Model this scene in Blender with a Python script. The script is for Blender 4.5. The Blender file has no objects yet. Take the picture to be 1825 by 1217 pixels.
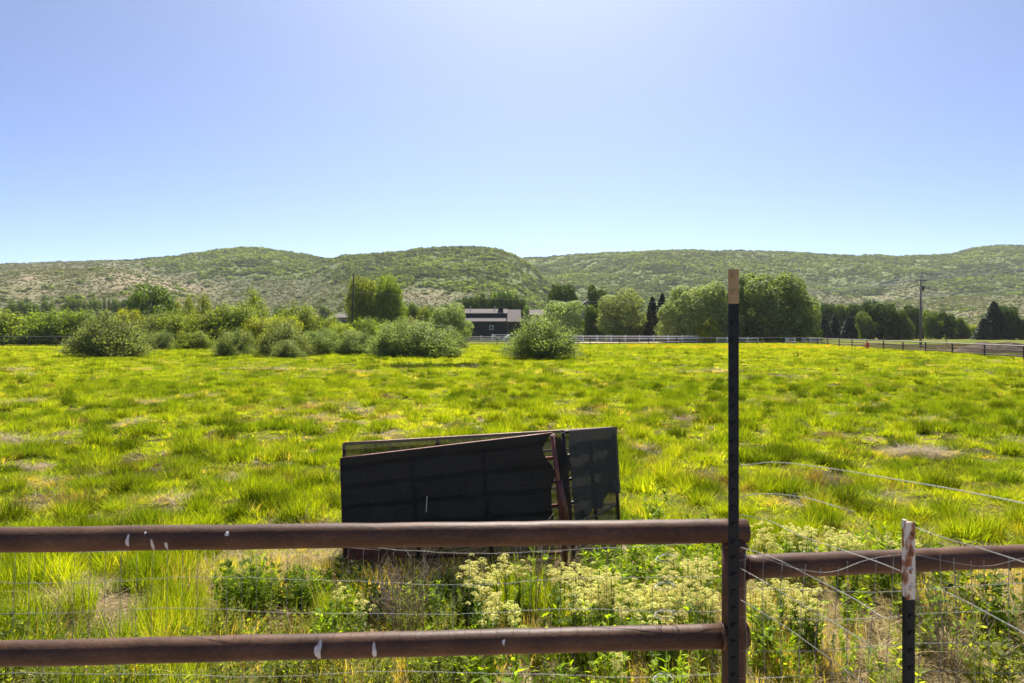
import bpy, bmesh, math, random
import numpy as np
from mathutils import Vector, Matrix

C = bpy.context.scene
COL = C.collection
R = math.radians
random.seed(7)
RNG = np.random.default_rng(11)

# ------------------------------------------------------------------ camera, sky, sun, exposure
EYE = 2.3          # eye height above the pasture
F = 1217.0         # focal length in photo pixels (24 mm on 36 mm across 1825 px)
CX, HZ = 912.5, 590.0
cam_d = bpy.data.cameras.new('camera')
cam = bpy.data.objects.new('camera', cam_d)
COL.objects.link(cam)
cam.location = (0, 0, EYE)
cam.rotation_euler = (R(90), 0, 0)
cam_d.sensor_width = 36; cam_d.lens = 24.0
cam_d.shift_y = -18.5 / 1825
cam_d.clip_end = 8000; cam_d.clip_start = 0.05
cam_d.dof.use_dof = True
cam_d.dof.focus_distance = 18.0
cam_d.dof.aperture_fstop = 6.3
C.camera = cam

SUN_EL, SUN_AZ = R(53), R(3.5)      # azimuth measured from +Y towards +X
W = bpy.data.worlds.new('World'); C.world = W; W.use_nodes = True
nt = W.node_tree
sky = nt.nodes.new('ShaderNodeTexSky'); sky.sky_type = 'NISHITA'; sky.sun_disc = False
sky.sun_elevation = SUN_EL; sky.sun_rotation = SUN_AZ
sky.altitude = 2000; sky.air_density = 0.26; sky.dust_density = 3.6; sky.ozone_density = 4.8
wb = nt.nodes.new('ShaderNodeMix'); wb.data_type = 'RGBA'; wb.blend_type = 'MULTIPLY'; wb.inputs[0].default_value = 1
wb.inputs[7].default_value = (0.945, 1.0, 1.02, 1)       # camera white balance of the sky
nt.links.new(sky.outputs[0], wb.inputs[6]); nt.links.new(wb.outputs[2], nt.nodes['Background'].inputs[0])
nt.nodes['Background'].inputs[1].default_value = 0.12
sd = bpy.data.lights.new('sun', 'SUN'); sd.energy = 3.9; sd.angle = R(0.5); sd.color = (1.0, 0.95, 0.86)
sun = bpy.data.objects.new('sun', sd); COL.objects.link(sun)
sv = Vector((math.sin(SUN_AZ) * math.cos(SUN_EL), math.cos(SUN_AZ) * math.cos(SUN_EL), math.sin(SUN_EL)))
sun.rotation_euler = (-sv).to_track_quat('-Z', 'Y').to_euler()
sun.location = (0, 0, 60)
C.view_settings.view_transform = 'Standard'
C.view_settings.look = 'None'
C.view_settings.exposure = 1.5
C.view_settings.gamma = 1.0
C.cycles.max_bounces = 8; C.cycles.diffuse_bounces = 4; C.cycles.glossy_bounces = 2
C.cycles.transmission_bounces = 6; C.cycles.transparent_max_bounces = 8; C.cycles.volume_bounces = 0


def at(px, py, Z):
    return Vector(((px - CX) / F * Z, Z, EYE + (HZ - py) / F * Z))

def ground_at(px, py):
    Z = EYE * F / (py - HZ)
    return Vector(((px - CX) / F * Z, Z, 0))

# ------------------------------------------------------------------ noise
def _hash(ix, iy, s):
    n = (ix.astype(np.int64) * 374761393 + iy.astype(np.int64) * 668265263 + s * 1442695041) & 0x7fffffff
    n = ((n ^ (n >> 13)) * 1274126177) & 0x7fffffff
    n = (n ^ (n >> 16)) & 0xffffff
    return n / float(0xffffff)

def vnoise(x, y, s=0):
    x = np.asarray(x, float); y = np.asarray(y, float)
    ix = np.floor(x); iy = np.floor(y); fx = x - ix; fy = y - iy
    fx = fx * fx * (3 - 2 * fx); fy = fy * fy * (3 - 2 * fy)
    a = _hash(ix, iy, s); b = _hash(ix + 1, iy, s); c = _hash(ix, iy + 1, s); d = _hash(ix + 1, iy + 1, s)
    return a + (b - a) * fx + (c - a) * fy + (a - b - c + d) * fx * fy

def fbm(x, y, s=0, o=4):
    t = 0; a = 0.5; tot = 0
    for k in range(o):
        t = t + a * vnoise(x * 2 ** k, y * 2 ** k, s + k * 17); tot += a; a *= 0.5
    return t / tot

def sstep(a, b, x):
    t = np.clip((np.asarray(x, float) - a) / (b - a), 0, 1)
    return t * t * (3 - 2 * t)

# ------------------------------------------------------------------ object helpers
def tag(o, label=None, cat=None, group=None, kind=None):
    if label: o['label'] = label
    if cat: o['category'] = cat
    if group: o['group'] = group
    if kind: o['kind'] = kind
    return o

def empty(name, loc, rz=0.0):
    o = bpy.data.objects.new(name, None); COL.objects.link(o)
    o.location = loc; o.rotation_euler = (0, 0, rz); o.empty_display_size = 0.3
    return o

def np_mesh(name, verts, faces, mats, attrs=None, smooth=False, mat_idx=None):
    """verts (N,3), faces: (M,k) array or list of such arrays."""
    verts = np.asarray(verts, np.float32)
    if not isinstance(faces, (list, tuple)): faces = [faces]
    faces = [np.asarray(f, np.int32) for f in faces if len(f)]
    me = bpy.data.meshes.new(name)
    me.vertices.add(len(verts)); me.vertices.foreach_set('co', verts.ravel())
    loops = np.concatenate([f.ravel() for f in faces])
    sizes = np.concatenate([np.full(len(f), f.shape[1], np.int32) for f in faces])
    starts = np.concatenate([[0], np.cumsum(sizes)[:-1]]).astype(np.int32)
    me.loops.add(len(loops)); me.loops.foreach_set('vertex_index', loops)
    me.polygons.add(len(sizes)); me.polygons.foreach_set('loop_start', starts)
    try: me.polygons.foreach_set('loop_total', sizes)
    except Exception: pass
    if smooth: me.polygons.foreach_set('use_smooth', np.ones(len(sizes), bool))
    if mat_idx is not None: me.polygons.foreach_set('material_index', np.asarray(mat_idx, np.int32))
    for m in (mats if isinstance(mats, (list, tuple)) else [mats]): me.materials.append(m)
    for an, (dom, typ, data) in (attrs or {}).items():
        a = me.attributes.new(an, typ, dom)
        key = {'FLOAT': 'value', 'INT': 'value', 'FLOAT_VECTOR': 'vector', 'FLOAT_COLOR': 'color'}[typ]
        a.data.foreach_set(key, np.asarray(data, np.int32 if typ == 'INT' else np.float32).ravel())
    me.update(calc_edges=True)
    return me

def link(name, me, parent=None, loc=None):
    o = bpy.data.objects.new(name, me); COL.objects.link(o)
    if parent: o.parent = parent
    if loc is not None: o.location = loc
    return o

class MB:
    """collects shapes into one mesh"""
    def __init__(s): s.v = []; s.f = []; s.n = 0
    def add(s, v, f):
        v = np.asarray(v, float); s.v.append(v)
        s.f.append([[i + s.n for i in q] for q in f]); s.n += len(v)
    def box(s, lo, hi, M=None):
        x0, y0, z0 = lo; x1, y1, z1 = hi
        v = [(x0,y0,z0),(x1,y0,z0),(x1,y1,z0),(x0,y1,z0),(x0,y0,z1),(x1,y0,z1),(x1,y1,z1),(x0,y1,z1)]
        if M is not None: v = [tuple(M @ Vector(p)) for p in v]
        s.add(v, [(0,3,2,1),(4,5,6,7),(0,1,5,4),(1,2,6,5),(2,3,7,6),(3,0,4,7)])
    def tube(s, pts, r, n=8, caps=True):
        pts = [Vector(p) for p in pts]
        rr = r if hasattr(r, '__len__') else [r] * len(pts)
        vs = []; up = None
        for i, p in enumerate(pts):
            d = (pts[min(i + 1, len(pts) - 1)] - pts[max(i - 1, 0)]).normalized()
            if up is None:
                up = d.orthogonal().normalized()
            up = (up - d * up.dot(d)).normalized(); q = d.cross(up)
            for k in range(n):
                a = 2 * math.pi * k / n
                vs.append(p + (up * math.cos(a) + q * math.sin(a)) * rr[i])
        fs = []
        for i in range(len(pts) - 1):
            for k in range(n):
                k2 = (k + 1) % n
                fs.append((i*n+k, i*n+k2, (i+1)*n+k2, (i+1)*n+k))
        if caps:
            fs.append(tuple(range(n - 1, -1, -1))); L = (len(pts) - 1) * n
            fs.append(tuple(range(L, L + n)))
        s.add(vs, fs)
    def prism(s, poly, axis_vec, M=None):
        """closed polygon (list of 3D) extruded along axis_vec"""
        n = len(poly); a = Vector(axis_vec)
        v = [Vector(p) for p in poly] + [Vector(p) + a for p in poly]
        if M is not None: v = [M @ p for p in v]
        f = [tuple(range(n - 1, -1, -1)), tuple(range(n, 2 * n))]
        for i in range(n):
            j = (i + 1) % n; f.append((i, j, n + j, n + i))
        s.add(v, f)
    def build(s, name, mat, parent=None, loc=None, smooth=False, bevel=0):
        me = bpy.data.meshes.new(name)
        me.from_pydata(np.concatenate(s.v).tolist(), [], [q for f in s.f for q in f])
        me.materials.append(mat)
        bm = bmesh.new(); bm.from_mesh(me); bmesh.ops.recalc_face_normals(bm, faces=bm.faces)
        if bevel: bmesh.ops.bevel(bm, geom=bm.edges[:], offset=bevel, segments=2, affect='EDGES', clamp_overlap=True)
        bm.to_mesh(me); bm.free()
        if smooth:
            for p in me.polygons: p.use_smooth = len(p.vertices) < 5
        return link(name, me, parent, loc)

# ------------------------------------------------------------------ materials
def mat(name):
    m = bpy.data.materials.new(name); m.use_nodes = True
    t = m.node_tree; b = t.nodes['Principled BSDF']
    return m, t, b

def N(t, typ, **kw):
    n = t.nodes.new(typ)
    for k, v in kw.items(): setattr(n, k, v)
    return n

def ramp(t, stops):
    r = N(t, 'ShaderNodeValToRGB'); e = r.color_ramp.elements
    while len(e) < len(stops): e.new(0.5)
    for q, (p, c) in zip(e, stops): q.position = p; q.color = (*c, 1)
    return r

def noise_mat(name, stops, scale=6.0, rough=0.8, metal=0.0, bump=0.0, coord='Object', detail=6, stretch=None, bscale=None):
    m, t, b = mat(name)
    tc = N(t, 'ShaderNodeTexCoord'); src = tc.outputs[coord]
    if stretch:
        mp = N(t, 'ShaderNodeMapping'); mp.inputs['Scale'].default_value = stretch
        t.links.new(src, mp.inputs[0]); src = mp.outputs[0]
    n = N(t, 'ShaderNodeTexNoise'); n.inputs['Scale'].default_value = scale; n.inputs['Detail'].default_value = detail
    t.links.new(src, n.inputs['Vector'])
    r = ramp(t, stops); t.links.new(n.outputs[0], r.inputs[0]); t.links.new(r.outputs[0], b.inputs['Base Color'])
    b.inputs['Roughness'].default_value = rough; b.inputs['Metallic'].default_value = metal
    if rough >= 0.8: b.inputs['Specular IOR Level'].default_value = 0.08
    elif metal == 0: b.inputs['Specular IOR Level'].default_value = 0.3
    if bump:
        n2 = N(t, 'ShaderNodeTexNoise'); n2.inputs['Scale'].default_value = bscale or scale * 4; n2.inputs['Detail'].default_value = 5
        t.links.new(src, n2.inputs['Vector'])
        bp = N(t, 'ShaderNodeBump'); bp.inputs['Strength'].default_value = bump; bp.inputs['Distance'].default_value = 0.02
        t.links.new(n2.outputs[0], bp.inputs['Height']); t.links.new(bp.outputs[0], b.inputs['Normal'])
    return m

def leaf_mat(name, dark, light, trans, tmix=0.4, rough=0.5, spec=0.3, objvar=0.12):
    """leaves: per-leaf tint attribute + a little variety per plant, diffuse front and translucent"""
    m, t, b = mat(name)
    a = N(t, 'ShaderNodeAttribute', attribute_name='tint')
    mx = N(t, 'ShaderNodeMix', data_type='RGBA')
    mx.inputs[6].default_value = (*dark, 1); mx.inputs[7].default_value = (*light, 1)
    t.links.new(a.outputs['Fac'], mx.inputs[0])
    oi = N(t, 'ShaderNodeObjectInfo')
    hs = N(t, 'ShaderNodeHueSaturation')
    mr = N(t, 'ShaderNodeMapRange'); mr.inputs[3].default_value = 0.5 - 0.014; mr.inputs[4].default_value = 0.5 + 0.014
    t.links.new(oi.outputs['Random'], mr.inputs[0]); t.links.new(mr.outputs[0], hs.inputs['Hue'])
    mv = N(t, 'ShaderNodeMapRange'); mv.inputs[3].default_value = 1 - objvar; mv.inputs[4].default_value = 1 + objvar
    t.links.new(oi.outputs['Random'], mv.inputs[0]); t.links.new(mv.outputs[0], hs.inputs['Value'])
    t.links.new(mx.outputs[2], hs.inputs['Color'])
    t.links.new(hs.outputs[0], b.inputs['Base Color'])
    b.inputs['Roughness'].default_value = rough
    b.inputs['Specular IOR Level'].default_value = spec
    tr = N(t, 'ShaderNodeBsdfTranslucent')
    m2 = N(t, 'ShaderNodeMix', data_type='RGBA', blend_type='MULTIPLY'); m2.inputs[0].default_value = 1
    t.links.new(hs.outputs[0], m2.inputs[6]); m2.inputs[7].default_value = (*trans, 1)
    t.links.new(m2.outputs[2], tr.inputs[0])
    ms = N(t, 'ShaderNodeMixShader'); ms.inputs[0].default_value = tmix
    t.links.new(b.outputs[0], ms.inputs[1]); t.links.new(tr.outputs[0], ms.inputs[2])
    t.links.new(ms.outputs[0], t.nodes['Material Output'].inputs[0])
    return m

def instanced_leaf_mat(name, tmix=0.45, rough=0.45, spec=0.35, trans=(2.0, 1.9, 0.9)):
    """blades: colour comes from the instance point ('col'), varied by the blade's own tint"""
    m, t, b = mat(name)
    a = N(t, 'ShaderNodeAttribute', attribute_name='col', attribute_type='INSTANCER')
    g = N(t, 'ShaderNodeAttribute', attribute_name='tint')
    mr = N(t, 'ShaderNodeMapRange'); mr.inputs[3].default_value = 0.6; mr.inputs[4].default_value = 1.35
    t.links.new(g.outputs['Fac'], mr.inputs[0])
    hs = N(t, 'ShaderNodeHueSaturation')
    mh = N(t, 'ShaderNodeMapRange'); mh.inputs[3].default_value = 0.515; mh.inputs[4].default_value = 0.475
    t.links.new(g.outputs['Fac'], mh.inputs[0]); t.links.new(mh.outputs[0], hs.inputs['Hue'])
    t.links.new(mr.outputs[0], hs.inputs['Value']); t.links.new(a.outputs['Color'], hs.inputs['Color'])
    t.links.new(hs.outputs[0], b.inputs['Base Color'])
    b.inputs['Roughness'].default_value = rough; b.inputs['Specular IOR Level'].default_value = spec
    tr = N(t, 'ShaderNodeBsdfTranslucent')
    m2 = N(t, 'ShaderNodeMix', data_type='RGBA', blend_type='MULTIPLY'); m2.inputs[0].default_value = 1
    t.links.new(hs.outputs[0], m2.inputs[6]); m2.inputs[7].default_value = (*trans, 1)
    t.links.new(m2.outputs[2], tr.inputs[0])
    ms = N(t, 'ShaderNodeMixShader'); ms.inputs[0].default_value = tmix
    t.links.new(b.outputs[0], ms.inputs[1]); t.links.new(tr.outputs[0], ms.inputs[2])
    t.links.new(ms.outputs[0], t.nodes['Material Output'].inputs[0])
    return m

M = {}
M['bark'] = noise_mat('bark', [(0.3, (0.07, 0.05, 0.035)), (0.7, (0.17, 0.13, 0.10))], 5, 0.9, bump=0.6, stretch=(1, 1, 0.2))
M['willow'] = leaf_mat('willow_leaf', (0.085, 0.11, 0.032), (0.29, 0.34, 0.12), (2.0, 2.05, 0.9), 0.42, 0.6, 0.1)
M['bush_green'] = leaf_mat('bush_leaf', (0.085, 0.12, 0.016), (0.27, 0.33, 0.05), (2.1, 2.0, 0.6), 0.42, 0.6, 0.1)
M['yellow_bush'] = leaf_mat('yellow_bush_leaf', (0.14, 0.19, 0.014), (0.33, 0.39, 0.04), (2.1, 1.95, 0.5), 0.47, 0.6, 0.1)
M['silver'] = leaf_mat('silver_leaf', (0.11, 0.15, 0.04), (0.44, 0.51, 0.18), (2.0, 2.0, 1.0), 0.32, 0.6, 0.1)
M['dark_willow'] = leaf_mat('dark_willow_leaf', (0.06, 0.088, 0.022), (0.38, 0.46, 0.13), (1.9, 2.0, 0.8), 0.32, 0.6, 0.08)
M['poplar'] = leaf_mat('poplar_leaf', (0.06, 0.095, 0.018), (0.18, 0.25, 0.042), (2.0, 2.0, 0.6), 0.40, 0.55, 0.1)
M['dark_leaf'] = leaf_mat('dark_leaf', (0.032, 0.054, 0.014), (0.13, 0.185, 0.034), (1.8, 2.0, 0.6), 0.28, 0.6, 0.08)
M['spruce'] = leaf_mat('spruce_needles', (0.022, 0.038, 0.018), (0.062, 0.088, 0.036), (1.4, 1.5, 0.7), 0.2, 0.6, 0.2)
M['brown_spruce'] = leaf_mat('brownish_needles', (0.04, 0.042, 0.02), (0.09, 0.085, 0.04), (1.4, 1.4, 0.7), 0.2, 0.6, 0.2)
M['grass'] = instanced_leaf_mat('grass_blade', 0.52, 0.6, 0.08, (2.55, 2.35, 0.3))
M['scrub'] = instanced_leaf_mat('scrub_leaf', 0.36, 0.8, 0.02, (1.8, 1.8, 0.8))
M['straw'] = instanced_leaf_mat('straw_blade', 0.3, 0.7, 0.06, (1.3, 1.2, 1.0))
M['rust_pipe'] = noise_mat('rusted_pipe', [(0.25, (0.050, 0.027, 0.018)), (0.5, (0.088, 0.048, 0.031)), (0.75, (0.15, 0.080, 0.046))], 9, 0.5, 0.0, 0.07, stretch=(0.5, 1, 1), bscale=60)
def _speckle(m):
    t = m.node_tree; b = t.nodes['Principled BSDF']; src = b.inputs['Base Color'].links[0].from_socket
    tc = N(t, 'ShaderNodeTexCoord'); mp = N(t, 'ShaderNodeMapping'); mp.inputs['Scale'].default_value = (.35, 1, 1)
    n = N(t, 'ShaderNodeTexNoise'); n.inputs['Scale'].default_value = 130; n.inputs['Detail'].default_value = 6; n.inputs['Roughness'].default_value = .7
    t.links.new(tc.outputs['Object'], mp.inputs[0]); t.links.new(mp.outputs[0], n.inputs['Vector'])
    r = ramp(t, [(.36, (.78, .78, .80)), (.52, (1, 1, 1)), (.70, (1.45, 1.28, 1.12))]); t.links.new(n.outputs[0], r.inputs[0])
    mx = N(t, 'ShaderNodeMix', data_type='RGBA', blend_type='MULTIPLY'); mx.inputs[0].default_value = 1
    t.links.new(src, mx.inputs[6]); t.links.new(r.outputs[0], mx.inputs[7]); t.links.new(mx.outputs[2], b.inputs['Base Color'])
_speckle(M['rust_pipe'])
M['rust_pipe'].node_tree.nodes['Principled BSDF'].inputs['Specular IOR Level'].default_value = 0.16
M['red_pipe'] = noise_mat('red_primer_pipe', [(0.3, (0.10, 0.034, 0.026)), (0.7, (0.22, 0.08, 0.06))], 14, 0.6, 0.2, 0.2)
M['far_pipe'] = noise_mat('dark_weathered_pipe', [(0.3, (0.030, 0.020, 0.017)), (0.7, (0.07, 0.05, 0.042))], 3, 0.45, 0.0)
M['top_pipe'] = noise_mat('sunlit_top_pipe', [(0.3, (0.16, 0.13, 0.115)), (0.7, (0.30, 0.26, 0.23))], 3, 0.5)  # lighter copy of the far pipe, sunlight on the top rails painted in
M['galv'] = noise_mat('galvanised_wire', [(0.3, (0.16, 0.16, 0.15)), (0.7, (0.30, 0.30, 0.28))], 30, 0.55, 0.3)
M['post_green'] = noise_mat('dark_green_post_paint', [(0.3, (0.003, 0.007, 0.009)), (0.75, (0.007, 0.014, 0.017)), (0.85, (0.03, 0.022, 0.017))], 18, 0.6, 0.0, 0.2)
M['post_tan'] = noise_mat('tan_post_tip_paint', [(0.3, (0.24, 0.175, 0.085)), (0.7, (0.36, 0.27, 0.14))], 22, 0.7, 0, 0.2)
M['post_white'] = noise_mat('peeling_white_paint_over_rust', [(0.40, (0.20, 0.075, 0.03)), (0.47, (0.30, 0.15, 0.08)), (0.52, (0.62, 0.58, 0.5)), (0.8, (0.72, 0.69, 0.62))], 26, 0.7, 0, 0.3, stretch=(1, 1, 0.5))
M['dropping'] = noise_mat('chalky_white_stain', [(0.3, (0.45, 0.44, 0.41)), (0.7, (0.72, 0.71, 0.67))], 60, 0.9)
M['white_board'] = noise_mat('white_painted_board', [(0.3, (0.70, 0.70, 0.70)), (0.7, (0.84, 0.84, 0.83))], 2, 0.5)
M['pole_wood'] = noise_mat('weathered_pole_wood', [(0.3, (0.15, 0.12, 0.095)), (0.7, (0.30, 0.25, 0.21))], 4, 0.85, 0, 0.5, stretch=(3, 3, 0.2))
M['dark_pole'] = noise_mat('dark_pole_wood', [(0.3, (0.05, 0.038, 0.03)), (0.7, (0.10, 0.08, 0.065))], 4, 0.85, 0, 0.5, stretch=(3, 3, 0.2))
M['navy_wall'] = noise_mat('navy_board_wall', [(0.3, (0.010, 0.012, 0.022)), (0.7, (0.016, 0.019, 0.032))], 2, 0.7, 0, 0.4, stretch=(6, 6, 0.3))
M['shingle'] = noise_mat('weathered_shingle_roof', [(0.3, (0.10, 0.085, 0.078)), (0.7, (0.17, 0.148, 0.137))], 1.5, 0.85, 0, 0.4, stretch=(1, 4, 4))
M['grey_wall'] = noise_mat('grey_house_wall', [(0.3, (0.22, 0.225, 0.235)), (0.7, (0.30, 0.305, 0.31))], 2, 0.8, 0, 0.2)
M['stone_wall'] = noise_mat('tan_house_wall', [(0.3, (0.28, 0.24, 0.20)), (0.7, (0.40, 0.35, 0.30))], 2, 0.8, 0, 0.2)
M['glass'] = noise_mat('window_glass', [(0.3, (0.03, 0.035, 0.04)), (0.7, (0.05, 0.055, 0.06))], 1, 0.08)
M['trim'] = noise_mat('pale_trim', [(0.3, (0.55, 0.55, 0.53)), (0.7, (0.68, 0.68, 0.66))], 3, 0.6)
M['car_white'] = noise_mat('white_car_paint', [(0.3, (0.72, 0.72, 0.72)), (0.7, (0.78, 0.78, 0.78))], 1, 0.2)
M['rubber'] = noise_mat('black_rubber', [(0.3, (0.02, 0.02, 0.02)), (0.7, (0.035, 0.035, 0.035))], 5, 0.8)
M['orange'] = noise_mat('orange_plastic', [(0.3, (0.65, 0.16, 0.05)), (0.7, (0.75, 0.22, 0.08))], 4, 0.5)
M['red_paint'] = noise_mat('red_paint', [(0.3, (0.55, 0.06, 0.03)), (0.7, (0.65, 0.10, 0.06))], 6, 0.5)
M['yellow'] = noise_mat('yellow_plastic', [(0.3, (0.65, 0.48, 0.05)), (0.7, (0.72, 0.55, 0.10))], 6, 0.5)
M['soil'] = noise_mat('brown_soil', [(0.3, (0.05, 0.036, 0.025)), (0.7, (0.13, 0.095, 0.065))], 2.5, 0.95, 0, 0.8)
M['twig'] = noise_mat('dry_twig', [(0.3, (0.20, 0.14, 0.10)), (0.7, (0.42, 0.33, 0.24))], 10, 0.85)
M['wood_log'] = noise_mat('bleached_log', [(0.3, (0.30, 0.26, 0.22)), (0.7, (0.60, 0.55, 0.48))], 6, 0.85, 0, 0.6, stretch=(0.3, 3, 3))
M['stem'] = leaf_mat('weed_leaf', (0.075, 0.12, 0.025), (0.16, 0.23, 0.04), (2.0, 1.9, 0.6), 0.42, 0.5, 0.3)
M['floret'] = leaf_mat('cream_floret', (0.62, 0.58, 0.18), (0.82, 0.78, 0.34), (1.1, 1.08, 0.8), 0.5, 0.6, 0.2, 0.05)

def cloth_mat(name, base, translucent, see):
    m, t, b = mat(name)
    tc = N(t, 'ShaderNodeTexCoord')
    n = N(t, 'ShaderNodeTexNoise'); n.inputs['Scale'].default_value = 5; n.inputs['Detail'].default_value = 8
    t.links.new(tc.outputs['Object'], n.inputs['Vector'])
    r = ramp(t, [(0.3, tuple(c * 0.75 for c in base)), (0.7, tuple(c * 1.3 for c in base))])
    t.links.new(n.outputs[0], r.inputs[0])
    # tiny pale specks of lint
    v = N(t, 'ShaderNodeTexVoronoi'); v.inputs['Scale'].default_value = 40
    t.links.new(tc.outputs['Object'], v.inputs['Vector'])
    lt = N(t, 'ShaderNodeMath', operation='LESS_THAN'); lt.inputs[1].default_value = 0.12
    t.links.new(v.outputs['Distance'], lt.inputs[0])
    wn = N(t, 'ShaderNodeMath', operation='MULTIPLY')
    sep = N(t, 'ShaderNodeSeparateColor'); t.links.new(v.outputs['Color'], sep.inputs[0])
    gt = N(t, 'ShaderNodeMath', operation='GREATER_THAN'); gt.inputs[1].default_value = 0.72
    t.links.new(sep.outputs[0], gt.inputs[0])
    t.links.new(lt.outputs[0], wn.inputs[0]); t.links.new(gt.outputs[0], wn.inputs[1])
    mx = N(t, 'ShaderNodeMix', data_type='RGBA'); mx.inputs[7].default_value = (0.22, 0.22, 0.21, 1)
    t.links.new(r.outputs[0], mx.inputs[6]); t.links.new(wn.outputs[0], mx.inputs[0])
    t.links.new(mx.outputs[2], b.inputs['Base Color'])
    b.inputs['Roughness'].default_value = 0.7; b.inputs['Specular IOR Level'].default_value = 0.25
    w = N(t, 'ShaderNodeTexWave'); w.inputs['Scale'].default_value = 90; w.bands_direction = 'DIAGONAL'; w.inputs['Distortion'].default_value = 3
    t.links.new(tc.outputs['Object'], w.inputs['Vector'])
    bp = N(t, 'ShaderNodeBump'); bp.inputs['Strength'].default_value = 0.5; bp.inputs['Distance'].default_value = 0.003
    t.links.new(w.outputs[0], bp.inputs['Height']); t.links.new(bp.outputs[0], b.inputs['Normal'])
    tr = N(t, 'ShaderNodeBsdfTranslucent'); tr.inputs[0].default_value = (*translucent, 1)
    tp = N(t, 'ShaderNodeBsdfTransparent')
    s1 = N(t, 'ShaderNodeMixShader'); s1.inputs[0].default_value = 0.35
    t.links.new(b.outputs[0], s1.inputs[1]); t.links.new(tr.outputs[0], s1.inputs[2])
    s2 = N(t, 'ShaderNodeMixShader'); s2.inputs[0].default_value = see
    t.links.new(s1.outputs[0], s2.inputs[1]); t.links.new(tp.outputs[0], s2.inputs[2])
    t.links.new(s2.outputs[0], t.nodes['Material Output'].inputs[0])
    return m
M['cloth'] = cloth_mat('black_shade_cloth', (0.032, 0.032, 0.031), (0.004, 0.004, 0.004), 0.006)
M['cloth_back'] = cloth_mat('thin_shade_cloth', (0.022, 0.022, 0.02), (0.04, 0.04, 0.03), 0.12)
M['cloth_low'] = cloth_mat('torn_open_shade_cloth', (0.02, 0.02, 0.019), (0.01, 0.01, 0.008), 0.42)
M['cloth_grey'] = cloth_mat('grey_shade_cloth', (0.040, 0.041, 0.041), (0.035, 0.036, 0.035), 0.03)  # greyer, more translucent cloth of the side panel

# ------------------------------------------------------------------ pasture ground
def gz(x, y):
    """height of the pasture"""
    x = np.asarray(x, float); y = np.asarray(y, float)
    h = 0.16 * (fbm(x * 0.9, y * 0.9, 3, 3) - 0.5) + 0.22 * (fbm(x * 0.16, y * 0.16, 8, 2) - 0.5)
    return h * sstep(3.0, 5.5, y) * (1 - sstep(90, 130, y))

def build_ground():
    rows = [-300, -60, -15, -4, 0.0, 0.6]
    z = 1.2
    while z < 150: rows.append(z); z *= 1.0115
    while z < 2500: rows.append(z); z *= 1.25
    rows = np.array(rows)
    us = np.concatenate([[-7, -4, -2.5, -1.8, -1.4], np.linspace(-1.1, 1.1, 380), [1.4, 1.8, 2.5, 4, 7]])
    U, Y = np.meshgrid(us, rows)
    X = np.clip(U * np.maximum(np.abs(Y), 12.0), -4800, 4800)
    far = np.maximum(np.abs(Y), 12.0)
    Z = gz(X, Y)
    nr, nc = U.shape
    idx = np.arange(nr * nc).reshape(nr, nc)
    f = np.stack([idx[:-1, :-1], idx[:-1, 1:], idx[1:, 1:], idx[1:, :-1]], -1).reshape(-1, 4)
    m, t, b = mat('pasture_soil')
    geo = N(t, 'ShaderNodeNewGeometry')
    n1 = N(t, 'ShaderNodeTexNoise'); n1.inputs['Scale'].default_value = 1.3; n1.inputs['Detail'].default_value = 8
    n2 = N(t, 'ShaderNodeTexNoise'); n2.inputs['Scale'].default_value = 14; n2.inputs['Detail'].default_value = 8
    n3 = N(t, 'ShaderNodeTexNoise'); n3.inputs['Scale'].default_value = 0.05; n3.inputs['Detail'].default_value = 6
    for n in (n1, n2, n3): t.links.new(geo.outputs['Position'], n.inputs['Vector'])
    r1 = ramp(t, [(0.35, (0.04, 0.04, 0.016)), (0.5, (0.075, 0.062, 0.028)), (0.62, (0.21, 0.165, 0.095))])
    t.links.new(n1.outputs[0], r1.inputs[0])
    r2 = ramp(t, [(0.3, (0.13, 0.095, 0.06)), (0.55, (0.30, 0.23, 0.15)), (0.75, (0.46, 0.38, 0.26))])
    t.links.new(n2.outputs[0], r2.inputs[0])
    r3 = ramp(t, [(0.4, (0.10, 0.14, 0.02)), (0.62, (0.17, 0.15, 0.06))])
    t.links.new(n3.outputs[0], r3.inputs[0])
    sp = N(t, 'ShaderNodeSeparateXYZ'); t.links.new(geo.outputs['Position'], sp.inputs[0])
    near = N(t, 'ShaderNodeMapRange'); near.inputs[1].default_value = 6.0; near.inputs[2].default_value = 8.5
    t.links.new(sp.outputs[1], near.inputs[0])
    farm = N(t, 'ShaderNodeMapRange'); farm.inputs[1].default_value = 95; farm.inputs[2].default_value = 125
    t.links.new(sp.outputs[1], farm.inputs[0])
    a = N(t, 'ShaderNodeMix', data_type='RGBA'); t.links.new(near.outputs[0], a.inputs[0])
    t.links.new(r2.outputs[0], a.inputs[6]); t.links.new(r1.outputs[0], a.inputs[7])
    c = N(t, 'ShaderNodeMix', data_type='RGBA'); t.links.new(farm.outputs[0], c.inputs[0])
    t.links.new(a.outputs[2], c.inputs[6]); t.links.new(r3.outputs[0], c.inputs[7])
    t.links.new(c.outputs[2], b.inputs['Base Color']); b.inputs['Roughness'].default_value = 1.0; b.inputs['Specular IOR Level'].default_value = 0.0
    bp = N(t, 'ShaderNodeBump'); bp.inputs['Strength'].default_value = 0.8; bp.inputs['Distance'].default_value = 0.05
    t.links.new(n2.outputs[0], bp.inputs['Height']); t.links.new(bp.outputs[0], b.inputs['Normal'])
    o = link('ground', np_mesh('ground', np.stack([X, Y, Z], -1).reshape(-1, 3), f, m, smooth=True))
    tag(o, 'wide flat pasture ground running back to the hills', 'ground', kind='structure')
build_ground()

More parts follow.
